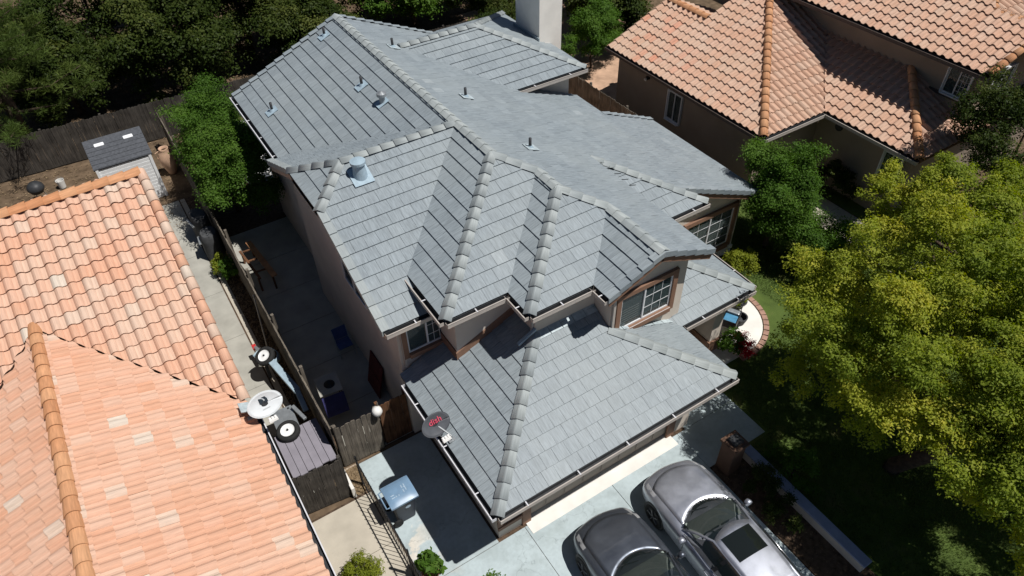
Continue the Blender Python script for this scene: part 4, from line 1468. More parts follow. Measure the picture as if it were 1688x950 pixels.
# ================================================================== SATELLITE DISHES
def text_mesh(body, size):
    cu = bpy.data.curves.new('lettering', 'FONT')
    cu.body = body
    cu.size = size
    cu.align_x = 'CENTER'
    cu.align_y = 'CENTER'
    cu.extrude = 0.0015
    cu.offset = 0.0015
    tmp = bpy.data.objects.new('lettering', cu)
    col.objects.link(tmp)
    dg = bpy.context.evaluated_depsgraph_get()
    me = bpy.data.meshes.new_from_object(tmp.evaluated_get(dg))
    bpy.data.objects.remove(tmp)
    return me


def dish(label, c, nrm, foot, w, h, mat, roll=0.0):
    c, n = Vector(c), Vector(nrm).normalized()
    t = thing('satellite_dish', label, 'satellite dish', tuple(foot))
    sx = Vector((0, 0, 1)).cross(n).normalized()
    sy = n.cross(sx)
    sx, sy = sx * math.cos(roll) + sy * math.sin(roll), -sx * math.sin(roll) + sy * math.cos(roll)
    rows = []
    NR, NA = 7, 36
    for i in range(NR + 1):
        r = i / NR
        rows.append([c + sx * (w / 2 * r * math.cos(a)) + sy * (h / 2 * r * math.sin(a)) + n * (0.07 * r * r - 0.07) for a in np.linspace(0, 2 * math.pi, NA + 1)])
    o = MB().grid(rows).build('reflector', mat, t, True)
    m = o.modifiers.new('solid', 'SOLIDIFY')
    m.thickness = 0.006
    rim = MB().tube([c + sx * (w / 2 * math.cos(a)) + sy * (h / 2 * math.sin(a)) for a in np.linspace(0, 2 * math.pi, 37)], 0.009, 6)
    rim.build('rim', mat, t, True)
    # mast, back bracket, feed arm and head
    back = c - n * 0.13
    MB().tube([foot, Vector(foot) + Vector((0, 0, 0.18)), back], 0.024, 8).build('mast', 'galv', t)
    MB().obox(Vector(foot) + Vector((0, 0, 0.012)), (1, 0, 0), (0, 1, 0), (0, 0, 1), 0.09, 0.06, 0.012).build('foot_plate', 'galv', t)
    MB().obox(back + n * 0.03, sx, sy, n, 0.08, 0.1, 0.04).build('bracket', 'dark_metal', t)
    tip = c + n * 0.36 - sy * (h * 0.50)
    MB().tube([back - sy * 0.08, c - sy * (h / 2 + 0.03) - n * 0.02, tip], 0.016, 6).build('feed_arm', 'galv', t)
    hd = MB().obox(tip + n * 0.015 + sy * 0.02, sx, sy, n, 0.11, 0.035, 0.035).build('feed_head', 'plastic_white', t, bevel=0.01)
    for s in (-1, 0, 1):
        MB().lathe(tip + sx * s * 0.07 + sy * 0.05, (c - tip).normalized(), [(0.025, -0.02), (0.035, 0.05), (0.0, 0.052)], 12).build('feed_horn', 'plastic_white', hd)
    return t, c, n, sx, sy


def on_dish(t, me, c, n, sx, sy, ox, oy, mat, name, lift=-0.052, rot=0.0):
    o = link(name, me, t, mat)
    p = c + sx * ox + sy * oy + n * lift - t.location
    ax = sx * math.cos(rot) + sy * math.sin(rot)
    ay = -sx * math.sin(rot) + sy * math.cos(rot)
    o.matrix_local = Matrix(((ax.x, ay.x, n.x, p.x), (ax.y, ay.y, n.y, p.y), (ax.z, ay.z, n.z, p.z), (0, 0, 0, 1)))
    return o


td, c, n, sx, sy = dish('dark grey satellite dish with pink lettering on the garage roof edge', (3.56, 9.35, 3.30), (0.06, -0.88, 0.47), (3.80, 9.10, 2.80), 0.72, 0.58, 'dish_grey', 0.0)
on_dish(td, text_mesh('dish', 0.21), c, n, sx, sy, 0.02, 0.08, 'pink_print', 'lettering', -0.03)
td, c, n, sx, sy = dish('white satellite dish with dark emblem on the edge of the salmon tile roof', (0.42, 12.12, 3.30), (0.05, -0.90, 0.43), (0.02, 12.3, 2.86), 0.84, 0.64, 'dish_white', 0.0)
em = MB()
# square emblem cut by a pale swoosh
em.poly([(1.35 * x, 1.35 * y, 0) for x, y in ((-0.075, 0.06), (-0.075, -0.055), (-0.03, -0.055), (0.01, 0.0), (-0.015, 0.035))])
em.poly([(1.35 * x, 1.35 * y, 0) for x, y in ((-0.02, 0.06), (0.012, 0.035), (0.035, 0.0), (-0.005, -0.055), (0.075, -0.055), (0.075, 0.005), (0.05, 0.06))])
me = em.build('tmp', 'dark_print')
mm = me.data
bpy.data.objects.remove(me)
on_dish(td, mm, c, n, sx, sy, 0.0, 0.10, 'dark_print', 'emblem', -0.04)
e2 = MB().poly([(-0.09, -0.012, 0), (0.09, -0.012, 0), (0.09, 0.012, 0), (-0.09, 0.012, 0)]).build('tmp', 'grey_print')
mm = e2.data
bpy.data.objects.remove(e2)
on_dish(td, mm, c, n, sx, sy, 0.0, -0.13, 'grey_print', 'faded_print', -0.04)

# ================================================================== WASTE BIN
bn = thing('waste_bin', 'wheeled waste bin with light blue lid and dark grey body on the driveway', 'bin', (2.42, 9.62, 0))
bx, by = 2.42, 9.62
rows = []
for z, hw, hd, r in ((0.04, 0.24, 0.24, 0.06), (0.5, 0.275, 0.27, 0.07), (0.92, 0.31, 0.30, 0.07), (0.98, 0.335, 0.325, 0.07)):
    ring = []
    for q, (sxx, syy) in enumerate(((1, 1), (-1, 1), (-1, -1), (1, -1))):
        for k in range(5):
            a = math.pi / 2 * q + math.pi / 2 * k / 4
            ring.append((bx + sxx * (hw - r) + r * math.cos(a), by + syy * (hd - r) + r * math.sin(a), z))
    ring.append(ring[0])
    rows.append(ring)
body = MB().grid(rows)
body.poly(rows[0][:-1], True)
body.build('body', 'bin_body', bn, True)
rows = []
for i, x in enumerate(np.linspace(-0.37, 0.37, 9)):
    rows.append([(bx + x, by + y, 1.0 + 0.085 * (1 - (abs(y) / 0.345) ** 2.4) * (1 - (abs(x) / 0.42) ** 4) + 0.012) for y in np.linspace(-0.345, 0.345, 11)])
lid = MB().grid(rows)
for r_ in (rows[0], rows[-1], [q[0] for q in rows], [q[-1] for q in rows]):
    lid.grid([[(a, b, c_ - 0.06) for a, b, c_ in r_], r_])
lo_ = lid.build('lid', 'bin_lid', bn, True)
MB().tube([(bx - 0.37, by - 0.26, 1.0), (bx - 0.46, by - 0.25, 0.99), (bx - 0.46, by + 0.25, 0.99), (bx - 0.37, by + 0.26, 1.0)], 0.018, 8).build('handle', 'bin_lid', bn, True)
for (x, y, w_, h_) in ((-0.2, -0.12, 0.05, 0.012), (-0.2, -0.05, 0.05, 0.012), (-0.12, -0.085, 0.012, 0.06), (-0.05, -0.085, 0.012, 0.055), (0.10, 0.0, 0.012, 0.11), (0.17, 0.02, 0.012, 0.10), (0.135, 0.03, 0.03, 0.012)):
    MB().box(bx + x - w_, bx + x + w_, by + y - h_, by + y + h_, 1.065, 1.096 - 0.05 * abs(y)).build('lid_mark', 'bin_mark', lo_)
for s in (-1, 1):
    w_ = MB().lathe((bx - 0.27, by + s * 0.27, 0.13), (0, s, 0), [(0.0, -0.03), (0.12, -0.03), (0.13, -0.02), (0.13, 0.03), (0.11, 0.04), (0.07, 0.03), (0.0, 0.03)], 18).build('wheel', 'rubber', bn)
em = MB()
em.poly([(bx + 0.06 + 0.075 * math.cos(a), by - 0.312, 0.72 + 0.055 * math.sin(a)) for a in np.linspace(0, 2 * math.pi, 17)[:-1]])
em.build('badge', 'bin_mark', bn)


# ================================================================== SIDE YARD THINGS
def wheel(parent, c, axis, r=0.30, w=0.16, rimmat='white_rim', name='wheel'):
    t = MB().lathe(c, axis, [(r * 0.62, -w / 2), (r * 0.9, -w / 2), (r, -w * 0.3), (r, w * 0.3), (r * 0.9, w / 2), (r * 0.62, w / 2), (r * 0.62, -w / 2)], 26).build(name, 'rubber', parent, True)
    MB().lathe(c, axis, [(r * 0.62, w * 0.42), (r * 0.56, w * 0.3), (r * 0.3, w * 0.34), (r * 0.14, w * 0.42), (0, w * 0.42)], 22).build('rim', rimmat, t, True)
    MB().lathe(c, axis, [(r * 0.1, w * 0.42), (r * 0.09, w * 0.6), (0, w * 0.6)], 12).build('hub', 'dark_metal', t)
    return t


tr = thing('tow_trailer', 'blue-grey steel trailer stored on its side between path and plank fence', 'trailer', (1.15, 15.2, 0))
wa = (-0.35, -0.15, 0.92)
wheel(tr, (1.07, 15.9, 0.98), wa)
MB().bar((1.17, 15.65, 0.92), (1.42, 14.15, 0.95), 0.2, 0.10).build('frame_beam', 'blue_metal', tr, bevel=0.01)
MB().bar((1.42, 14.15, 0.95), (1.40, 13.55, 0.7), 0.15, 0.08).build('tongue', 'blue_metal', tr, bevel=0.01)
fd = []
for i in range(15):
    a = R(-60 + 200 * i / 14)
    fd.append([Vector((1.07, 15.9, 0.92)) + Vector((math.cos(a) * 0.36, math.sin(a) * 0.36, 0)) + Vector(wa) * q for q in (-0.14, 0.06)])
fo = MB().grid(fd).build('fender', 'blue_metal', tr, True)
fo.modifiers.new('solid', 'SOLIDIFY').thickness = 0.012
MB().bar((1.03, 16.35, 0.75), (0.95, 16.9, 0.55), 0.1, 0.08).build('coupler', 'galv', tr, bevel=0.01)
MB().box(0.88, 1.0, 16.75, 16.95, 0.52, 0.62).build('jack_head', 'red_paint', tr, bevel=0.01)
MB().bar((1.0, 15.9, 0.9), (1.0, 15.9, 0.05), 0.09, 0.09, (0, 1, 0)).build('axle', 'dark_metal', tr)
MB().bar((1.36, 14.6, 0.9), (1.36, 14.6, 0.0), 0.07, 0.07, (0, 1, 0)).build('stand', 'dark_metal', tr)
pan = thing('metal_sheet', 'dull galvanised metal sheet lying next to the grey plank box', 'metal sheet', (0.75, 13.3, 0))
MB().obox((0.78, 13.42, 0.82), (0.98, -0.05, 0.0), (0.05, 0.98, -0.12), (0, 0.12, 1), 0.30, 0.55, 0.008).build('sheet', 'galv', pan)
for y in (13.0, 13.85):
    MB().bar((0.55, y, 0), (0.55, y, 0.80), 0.05, 0.05, (0, 1, 0)).build('stand', 'dark_metal', pan)
    MB().bar((1.0, y, 0), (1.0, y, 0.80), 0.05, 0.05, (0, 1, 0)).build('stand', 'dark_metal', pan)
MB().bar((1.12, 13.75, 0.9), (1.26, 13.1, 0.95), 0.1, 0.07).build('bracket_bar', 'galv', pan, bevel=0.008)
bxp = thing('plank_box', 'storage box with a lid of lavender grey planks behind the dark fence', 'storage box', (0.92, 12.2, 0))
for i in range(6):
    x = 0.33 + i * 0.198
    MB().box(x + 0.004, x + 0.192, 11.46 - 0.03 * (i % 2), 12.94, 0.965, 0.998 + 0.004 * (i % 3)).build('plank', 'deck_grey', bxp, bevel=0.004)
for (x0, x1, y0, y1) in ((0.38, 1.48, 11.52, 11.56), (0.38, 1.48, 12.86, 12.9), (0.38, 0.42, 11.56, 12.86), (1.44, 1.48, 11.56, 12.86)):
    MB().box(x0, x1, y0, y1, 0, 0.965).build('side_panel', 'weathered_wood', bxp)
sw = thing('spare_wheel', 'black tyre on a white rim lying on the lavender grey planks', 'wheel', (0.62, 12.85, 1.0))
wheel(sw, (0.72, 12.83, 1.11), (-0.1, -0.12, 0.98), 0.31, 0.19, name='tyre')

wb = thing('work_table', 'pale topped folding work table with a blue cloth in the shaded side yard', 'table', (2.25, 13.8, 0))
MB().obox((2.25, 13.95, 0.88), (0.97, -0.1, 0), (0.1, 0.97, 0), (0, 0, 1), 0.34, 0.38, 0.018).build('top', 'walk_grey', wb, bevel=0.006)
for (x, y) in ((1.95, 13.65), (2.5, 13.6), (2.0, 14.3), (2.56, 14.26)):
    MB().bar((x, y, 0), (x, y, 0.86), 0.04, 0.04, (0, 1, 0)).build('leg', 'grey_wood', wb)
MB().obox((2.2, 13.38, 0.6), (0.97, -0.1, 0), (0.06, 0.55, 0.83), (0, -0.83, 0.55), 0.33, 0.3, 0.01).build('cloth', 'blue_tarp', wb)
MB().bar((1.94, 13.6, 0.1), (2.5, 13.55, 0.75), 0.03, 0.05).build('brace', 'grey_wood', wb)
MB().bar((2.5, 13.6, 0.1), (1.94, 13.62, 0.75), 0.03, 0.05).build('brace', 'grey_wood', wb)
hat = thing('dark_bowl', 'dark rounded bowl lying upside down on the pale work table', 'bowl', (2.28, 13.92, 0.9))
MB().lathe((2.28, 13.92, 0.9), (0, 0, 1), [(0.0, 0.0), (0.16, 0.0), (0.155, 0.015), (0.09, 0.02), (0.085, 0.09), (0.05, 0.12), (0, 0.125)], 18).build('shell', 'plastic_dark', hat, True)
fc = thing('folding_chair', 'blue folding chair standing against the shaded house wall', 'chair', (3.35, 15.6, 0))
MB().obox((3.35, 15.6, 0.45), (1, 0, 0), (0, 1, 0), (0, 0, 1), 0.22, 0.22, 0.015).build('seat', 'blue_cloth', fc)
MB().obox((3.35, 15.83, 0.72), (1, 0, 0), (0, 0.25, 0.97), (0, -0.97, 0.25), 0.22, 0.2, 0.012).build('backrest', 'blue_cloth', fc)
for s in (-1, 1):
    MB().tube([(3.35 + s * 0.23, 15.36, 0.02), (3.35 + s * 0.23, 15.9, 0.9)], 0.013, 6).build('leg', 'galv', fc)
    MB().tube([(3.35 + s * 0.21, 15.85, 0.02), (3.35 + s * 0.21, 15.4, 0.46)], 0.013, 6).build('leg', 'galv', fc)
rp_ = thing('red_panel', 'dark red board leaning against the shaded house wall', 'board', (3.6, 13.8, 0))
MB().obox((3.6, 13.75, 0.62), (0, 1, 0), (0.22, 0, 0.97), (0.97, 0, -0.22), 0.42, 0.62, 0.02).build('board', 'dark_red', rp_)
MB().obox((3.575, 13.75, 0.62), (0, 1, 0), (0.22, 0, 0.97), (0.97, 0, -0.22), 0.36, 0.03, 0.02).build('batten', 'dark_red', rp_)
be = thing('wooden_bench', 'orange brown wooden bench frame behind the plank fence in the side yard', 'bench', (2.35, 20.6, 0))
MB().bar((2.55, 19.6, 0.62), (2.35, 21.9, 0.62), 0.2, 0.04).build('plank', 'orange_wood', be, bevel=0.006)
MB().bar((2.1, 19.8, 0.58), (1.95, 21.6, 0.58), 0.08, 0.05).build('side_rail', 'brown_wood', be)
for y in (20.2, 20.9, 21.5):
    MB().bar((2.02, y, 0.58), (2.48, y - 0.02, 0.58), 0.06, 0.04).build('cross_rail', 'brown_wood', be)
for (x, y) in ((2.05, 19.85), (2.5, 19.7), (1.98, 21.6), (2.38, 21.8)):
    MB().bar((x, y, 0), (x, y, 0.58), 0.06, 0.06, (0, 1, 0)).build('leg', 'brown_wood', be)


def covered_grill(x, y, label, w, d, h, rot):
    t = thing('covered_grill', label, 'grill', (0, 0, 0))
    rows = []
    for z, k in ((0.02, 1.06), (0.3, 1.03), (h * 0.7, 1.0), (h * 0.9, 0.98), (h, 0.82)):
        ring = []
        for i in range(24):
            a = 2 * math.pi * i / 24
            cx, cy = math.cos(a), math.sin(a)
            q = max(abs(cx), abs(cy))
            f_ = (0.75 + 0.25 / q) * 0.85 * (1 + 0.04 * math.sin(i * 2.6 + z * 3))
            ring.append((w / 2 * k * cx * f_ * 1.15, d / 2 * k * cy * f_ * 1.15, z + 0.015 * math.sin(i * 1.9)))
        ring.append(ring[0])
        rows.append(ring)
    mb = MB().grid(rows)
    mb.poly(rows[-1][:-1])
    mb.build('cover', 'grey_cover', t, True)
    MB().box(-w * 0.62, -w * 0.5, -d * 0.3, d * 0.3, h * 0.72, h * 0.76).build('side_shelf', 'galv', t, bevel=0.004)
    t.location = (x, y, 0)
    t.rotation_euler = (0, 0, rot)


pl_ = thing('wooden_pole', 'thin pale pole leaning across the soil against the plank fence', 'pole', (1.25, 16.6, 0))
MB().tube([(1.22, 16.5, 0.03), (1.54, 17.9, 1.55)], 0.022, 8).build('shaft', 'path_beige', pl_, True)
MB().tube([(1.54, 17.9, 1.55), (1.552, 17.95, 1.605)], 0.026, 8).build('end_cap', 'galv', pl_, True)
covered_grill(1.22, 23.9, 'grey covered grill under the leafy tree overhanging the plank fence', 0.62, 0.95, 1.1, 0.15)
covered_grill(1.26, 22.7, 'grey covered grill with a wrinkled top next to small green weeds', 0.66, 0.8, 1.05, -0.1)

# ================================================================== FRONT YARD THINGS
lw = thing('garden_wall', 'low blue-grey painted wall dividing driveway bed and shaded lawn', 'wall', (11.0, 4.5, 0))
MB().box(10.9, 11.1, 2.2, 6.1, 0, 0.34).build('wall_body', 'stucco', lw)
MB().box(10.86, 11.14, 2.16, 6.14, 0.34, 0.40).build('coping', 'low_wall_paint', lw, bevel=0.008)
struct(MB().box(9.97, 10.9, -8, 6.26, -0.03, 0.02).build('planting_bed', 'mulch'))
pil = thing('stucco_pillar', 'dark brown square pillar between the garage and the low wall', 'pillar', (10.35, 6.05, 0))
MB().box(10.13, 10.57, 5.83, 6.27, 0, 1.12).build('shaft', 'pillar_brown', pil, bevel=0.012)
MB().box(10.08, 10.62, 5.78, 6.32, 1.12, 1.2).build('cap', 'pillar_brown', pil, bevel=0.012)
MB().box(10.2, 10.5, 5.9, 6.2, 1.2, 1.3).build('lamp_base', 'dark_metal', pil, bevel=0.012)
ct = thing('folding_cart', 'small black wheeled cart with a blue lining on the white patio', 'cart', (0, 0, 0))
MB().box(-0.3, 0.3, -0.22, 0.22, 0.42, 0.46).build('tray', 'plastic_dark', ct)
for (x0, x1, y0, y1) in ((-0.31, 0.31, -0.235, -0.215), (-0.31, 0.31, 0.215, 0.235), (-0.32, -0.3, -0.22, 0.22), (0.3, 0.32, -0.22, 0.22)):
    MB().box(x0, x1, y0, y1, 0.44, 0.72).build('side_panel', 'plastic_dark', ct)
MB().box(-0.28, 0.06, -0.2, 0.2, 0.6, 0.69).build('lining', 'cyan_wrap', ct, bevel=0.02)
MB().box(0.1, 0.28, -0.2, 0.2, 0.6, 0.74).build('bag', 'galv', ct, bevel=0.03)
for (x, y) in ((-0.26, -0.22), (0.26, -0.22), (-0.26, 0.22), (0.26, 0.22)):
    MB().tube([(x, y, 0.1), (x, y, 0.5)], 0.012, 6).build('leg', 'dark_metal', ct)
    MB().lathe((x, y * 1.1, 0.1), (0, 1, 0), [(0, -0.02), (0.1, -0.02), (0.1, 0.02), (0, 0.02)], 16).build('wheel', 'rubber', ct)
MB().tube([(0.3, -0.2, 0.7), (0.5, -0.18, 0.98), (0.5, 0.18, 0.98), (0.3, 0.2, 0.7)], 0.013, 6).build('handle', 'dark_metal', ct)
ct.location = (13.95, 9.65, 0.03)
ct.rotation_euler = (0, 0, R(28))


# ================================================================== VEGETATION
def leaf_mesh(name, pos, nrm, size, aspect, tint, mat, seed, axis=None):
    r = np.random.default_rng(seed)
    n = len(pos)
    if axis is None:
        axis = r.normal(size=(n, 3))
    a = np.cross(nrm, axis)
    a /= np.linalg.norm(a, axis=1, keepdims=True) + 1e-9
    b = np.cross(nrm, a)
    L = (size * (0.7 + 0.6 * r.random(n)))[:, None]
    Wd = L * aspect
    v = np.empty((n, 4, 3), np.float32)
    v[:, 0] = pos - a * L * 0.5
    v[:, 1] = pos + b * Wd * 0.5 + nrm * L * 0.06
    v[:, 2] = pos + a * L * 0.5
    v[:, 3] = pos - b * Wd * 0.5 + nrm * L * 0.06
    me = bpy.data.meshes.new(name)
    me.vertices.add(n * 4)
    me.vertices.foreach_set('co', v.ravel())
    me.loops.add(n * 4)
    me.loops.foreach_set('vertex_index', np.arange(n * 4, dtype=np.int32))
    me.polygons.add(n)
    me.polygons.foreach_set('loop_start', np.arange(0, n * 4, 4, dtype=np.int32))
    me.polygons.foreach_set('loop_total', np.full(n, 4, dtype=np.int32))
    at = me.attributes.new('tint', 'FLOAT', 'FACE')
    at.data.foreach_set('value', np.clip(tint, 0, 1).astype(np.float32))
    me.materials.append(MATS[mat])
    me.update()
    me.validate()
    return me


def lobes_of(c, rad, n, lr, seed, low=-0.45, sub=5, kk=(0.52, 0.54)):
    """lumps spread over an uneven ellipsoid, each broken into smaller lumps"""
    r = np.random.default_rng(seed)
    c, rad = np.array(c, float), np.array(rad, float)
    out = []
    for i in range(n):
        z = 1 - (1 - low) * (i + 0.5) / n
        a = i * 2.39996 + r.random() * 0.9
        q = math.sqrt(max(0, 1 - z * z))
        d = np.array([q * math.cos(a), q * math.sin(a), z])
        k = kk[0] + kk[1] * r.random()
        p = c + d * rad * k
        rr = lr * (0.6 + 0.8 * r.random())
        tn = r.random()
        out.append((p, rr * 0.8, tn))
        for j in range(sub):
            e_ = r.normal(size=3)
            e_ /= np.linalg.norm(e_)
            e_ = e_ + d * 0.5 + np.array([0, 0, 0.25])
            e_ /= np.linalg.norm(e_)
            out.append((p + e_ * rr * (0.55 + 0.5 * r.random()), rr * (0.3 + 0.3 * r.random()), np.clip(tn + r.normal() * 0.15, 0, 1)))
    return out


def crown_leaves(lobes, n, seed, squash=0.8, shell=0.32, dens=34.0, sg=0.125):
    """leaves gathered in sprigs that sit on the lumps, so the crown keeps small dark gaps"""
    r = np.random.default_rng(seed)
    P_ = np.array([l[0] for l in lobes])
    rr = np.array([l[1] for l in lobes])
    tn = np.array([l[2] for l in lobes])
    w = rr ** 2
    ns = int(max(60, dens * w.sum()))
    li = r.choice(len(lobes), ns, p=w / w.sum())
    d = r.normal(size=(ns, 3))
    d[:, 2] += 0.45
    d /= np.linalg.norm(d, axis=1, keepdims=True)
    k = (1 - shell * r.random(ns) ** 1.4) * (1 + 0.13 * r.normal(size=ns))
    off = d * (rr[li] * k)[:, None]
    off[:, 2] *= squash
    sp = P_[li] + off
    stn = np.clip(tn[li] + r.normal(size=ns) * 0.16, 0, 1)
    size = r.gamma(4.0, 0.25, ns)
    idx = r.choice(ns, n, p=size / size.sum())
    e = r.normal(size=(n, 3))
    e[:, 2] *= 0.62
    g = sg * (0.6 + 0.5 * size[idx] ** 0.5)
    pos = sp[idx] + e * g[:, None]
    en = e / (np.linalg.norm(e, axis=1, keepdims=True) + 1e-6)
    nrm = d[idx] * 0.45 + en * 0.45 + r.normal(size=(n, 3)) * 0.5 + np.array([0.18, -0.15, 0.65])
    nrm /= np.linalg.norm(nrm, axis=1, keepdims=True)
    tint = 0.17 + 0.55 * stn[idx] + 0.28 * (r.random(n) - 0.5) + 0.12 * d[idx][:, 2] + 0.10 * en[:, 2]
    return pos, nrm, tint


def tree(name, label, base, trunk_h, lobes, nleaf, size, aspect, mat, seed, group=None, tr=0.16, cat='tree', limbs=9, dens=34.0, sg=0.125):
    t = thing(name, label, cat, base, group)
    B = Vector(base)
    r = random.Random(seed)
    cx = sum(l[0][0] for l in lobes) / len(lobes)
    cy = sum(l[0][1] for l in lobes) / len(lobes)
    top = Vector((cx, cy, base[2] + trunk_h))
    mb = MB()
    mid = (B + top) / 2 + Vector((r.uniform(-.15, .15), r.uniform(-.15, .15), 0))
    mb.tube([B - Vector((0, 0, 0.05)), B + Vector((0, 0, 0.15)), mid, top], [tr * 1.35, tr, tr * 0.8, tr * 0.6], 10)
    mb.build('trunk', 'bark', t, True)
    big = sorted(lobes, key=lambda l: -l[1])[:limbs]
    for l in big:
        p = Vector(l[0])
        st = B.lerp(top, r.uniform(0.6, 1.0))
        md = st.lerp(p, 0.5) + Vector((0, 0, -0.15 * (p - st).length * r.uniform(0.2, 0.8)))
        MB().tube([st, md, p], [tr * 0.42, tr * 0.28, tr * 0.08], 6).build('limb', 'bark', t, True)
    pos, nrm, tint = crown_leaves(lobes, nleaf, seed, dens=dens, sg=sg)
    pos = pos - np.array(base)
    keep = pos[:, 2] > 0.1
    link('crown', leaf_mesh('crown', pos[keep], nrm[keep], size, aspect, tint[keep], mat, seed + 1), t)
    return t


def shrub(name, label, base, rad, nlobe, lr, nleaf, size, aspect, mat, seed, cat='shrub', group=None, lift=0.5):
    c = (base[0], base[1], base[2] + rad[2] * lift + 0.1)
    lobes = lobes_of(c, rad, nlobe, lr, seed, -0.3, 4)
    return tree(name, label, base, rad[2] * 0.6, lobes, nleaf, size, aspect, mat, seed, group, 0.03, cat, 6, dens=260.0, sg=0.045)


# the big yellow-green tree over the lawn
lb = lobes_of((14.5, 3.9, 4.3), (3.1, 3.5, 2.4), 38, 0.82, 21, -0.6, 3, (0.80, 0.24))
lb += lobes_of((14.6, 4.0, 4.4), (2.2, 2.4, 1.5), 14, 0.8, 22, -0.4, 3, (0.6, 0.3))
lb += lobes_of((12.5, 5.0, 4.2), (0.8, 0.9, 0.9), 7, 0.65, 37, -0.5, 3, (0.6, 0.3))
lb += lobes_of((16.2, -1.4, 3.4), (2.2, 1.6, 1.6), 11, 0.8, 38, -0.4, 3, (0.7, 0.3))
lb += lobes_of((14.9, 0.5, 3.7), (2.9, 2.2, 1.9), 20, 0.85, 29, -0.5, 3, (0.8, 0.3))
lb += lobes_of((12.0, 2.5, 4.1), (0.9, 1.2, 1.1), 9, 0.7, 39, -0.4, 3, (0.6, 0.35))
lb += lobes_of((12.7, 0.6, 3.8), (1.3, 1.2, 1.3), 9, 0.75, 43, -0.4, 3, (0.6, 0.35))
lb += lobes_of((13.4, 1.9, 4.2), (1.9, 1.3, 1.4), 11, 0.8, 35, -0.3, 3, (0.7, 0.35))
lb += lobes_of((16.8, 2.6, 4.0), (2.0, 2.2, 1.8), 12, 0.85, 36, -0.3, 3, (0.7, 0.35))
tree('shade_tree', 'large dense yellow-green tree with lumpy crown over the front lawn', (14.0, 3.6, 0), 3.2, lb, 440000, 0.072, 0.5, 'leaf_yellowgreen', 31, tr=0.22, limbs=18, dens=55, sg=0.085)
lb = lobes_of((20.3, 6.6, 3.0), (2.5, 2.3, 1.9), 22, 0.8, 23, -0.5, 3, (0.8, 0.3))
tree('shade_tree', 'yellow-green tree standing in front of the terracotta roofed house', (20.3, 6.6, 0), 2.4, lb, 120000, 0.08, 0.5, 'leaf_yellowgreen', 32, tr=0.17, dens=55, sg=0.09)
lb = lobes_of((24.6, 8.3, 3.8), (2.0, 1.8, 2.2), 18, 0.8, 24, -0.4, 5)
tree('garden_tree', 'dark green tree shading the lower terracotta roof corner', (24.6, 8.0, 0), 3.0, lb, 45000, 0.09, 0.5, 'leaf_dark', 33, tr=0.14)
lb = lobes_of((17.95, 11.85, 2.5), (0.95, 1.0, 1.75), 22, 0.55, 25, -0.7, 5)
tree('garden_tree', 'bright green upright tree beside the living room corner', (18.0, 11.9, 0), 2.0, lb, 70000, 0.075, 0.5, 'leaf_green', 34, tr=0.1)
lb = lobes_of((18.6, 10.3, 1.1), (1.1, 1.3, 1.0), 14, 0.5, 26, -0.5, 4)
tree('garden_shrub', 'bushy green shrub at the foot of the upright garden tree', (18.6, 10.4, 0), 0.9, lb, 26000, 0.07, 0.5, 'leaf_green', 35, tr=0.05, cat='shrub')
lb = lobes_of((3.0, 23.5, 2.8), (0.85, 1.3, 1.35), 20, 0.62, 27, -0.7, 5) + lobes_of((2.85, 25.5, 3.0), (0.9, 1.1, 1.3), 16, 0.62, 28, -0.6, 5)
tree('garden_tree', 'glossy green round tree overhanging the side yard fence', (2.75, 24.8, 0), 2.4, lb, 120000, 0.07, 0.55, 'leaf_green', 36, tr=0.13)

# trees behind the back fence
spots = [
    (-9.5, 37.5, 5.0, 2.8, 'dense dark tree beyond the back fence at the far side of the pine'),
    (3.6, 35.0, 4.6, 2.7, 'dark loose crowned tree leaning over the back fence behind the shed'),
    (7.4, 37.5, 5.2, 2.9, 'dark olive tree beyond the flagstone patio'),
    (0.8, 40.0, 6.4, 3.0, 'taller dark tree standing behind the pine and the shed'),
    (12.0, 38.5, 4.4, 2.6, 'low dark tree behind the long grey roof ridge'),
    (16.2, 36.2, 3.6, 2.3, 'mid green bushy tree behind the back gable of the grey roof'),
    (20.6, 34.5, 4.6, 2.7, 'dark tree directly behind the white chimney'),
    (26.0, 33.0, 4.2, 2.6, 'dark tree behind the terracotta roof gable'),
    (5.0, 43.5, 7.5, 3.4, 'tall dark tree in the second row behind the olive tree'),
    (14.0, 44.5, 6.5, 3.4, 'tall dark tree in the second row behind the bushy tree'),
    (-4.5, 46.0, 7.0, 3.4, 'tall dark tree in the second row behind the pine'),
    (22.5, 41.5, 6.5, 3.2, 'tall dark tree in the second row behind the chimney tree'),
    (-1.2, 36.6, 3.4, 2.1, 'low dark tree squeezed between the pine and the shed tree'),
    (9.6, 34.0, 3.2, 2.0, 'low dark bushy tree at the back corner of the grey gable'),
    (24.0, 28.6, 3.2, 1.9, 'dark bushy tree at the clay paving behind the terracotta gable'),
    (-8.0, 43.0, 6.5, 3.2, 'tall dark tree at the far end of the second row'),
]
for i, (x, y, h, rr, lab) in enumerate(spots):
    lb = lobes_of((x, y, h * 0.62), (rr, rr, h * 0.48), 26, rr * 0.30, 40 + i, -0.7, 5)
    tree('background_tree', lab, (x, y, 0), h * 0.7, lb, 55000 if y < 40 else 36000, 0.14, 0.55, 'leaf_green' if i == 5 else 'leaf_dark', 60 + i, 'trees beyond the back fence', 0.17, limbs=10, dens=22.0, sg=0.17)
lb = lobes_of((21.2, 26.5, 1.7), (1.3, 1.1, 1.4), 14, 0.5, 71, -0.5, 4)
tree('garden_shrub', 'green shrub on the clay paving behind the chimney wing', (21.2, 26.5, 0), 1.2, lb, 22000, 0.09, 0.5, 'leaf_green', 72, tr=0.05, cat='shrub')
lb = lobes_of((17.2, 27.5, 2.2), (1.6, 1.4, 1.8), 16, 0.6, 73, -0.6, 4)
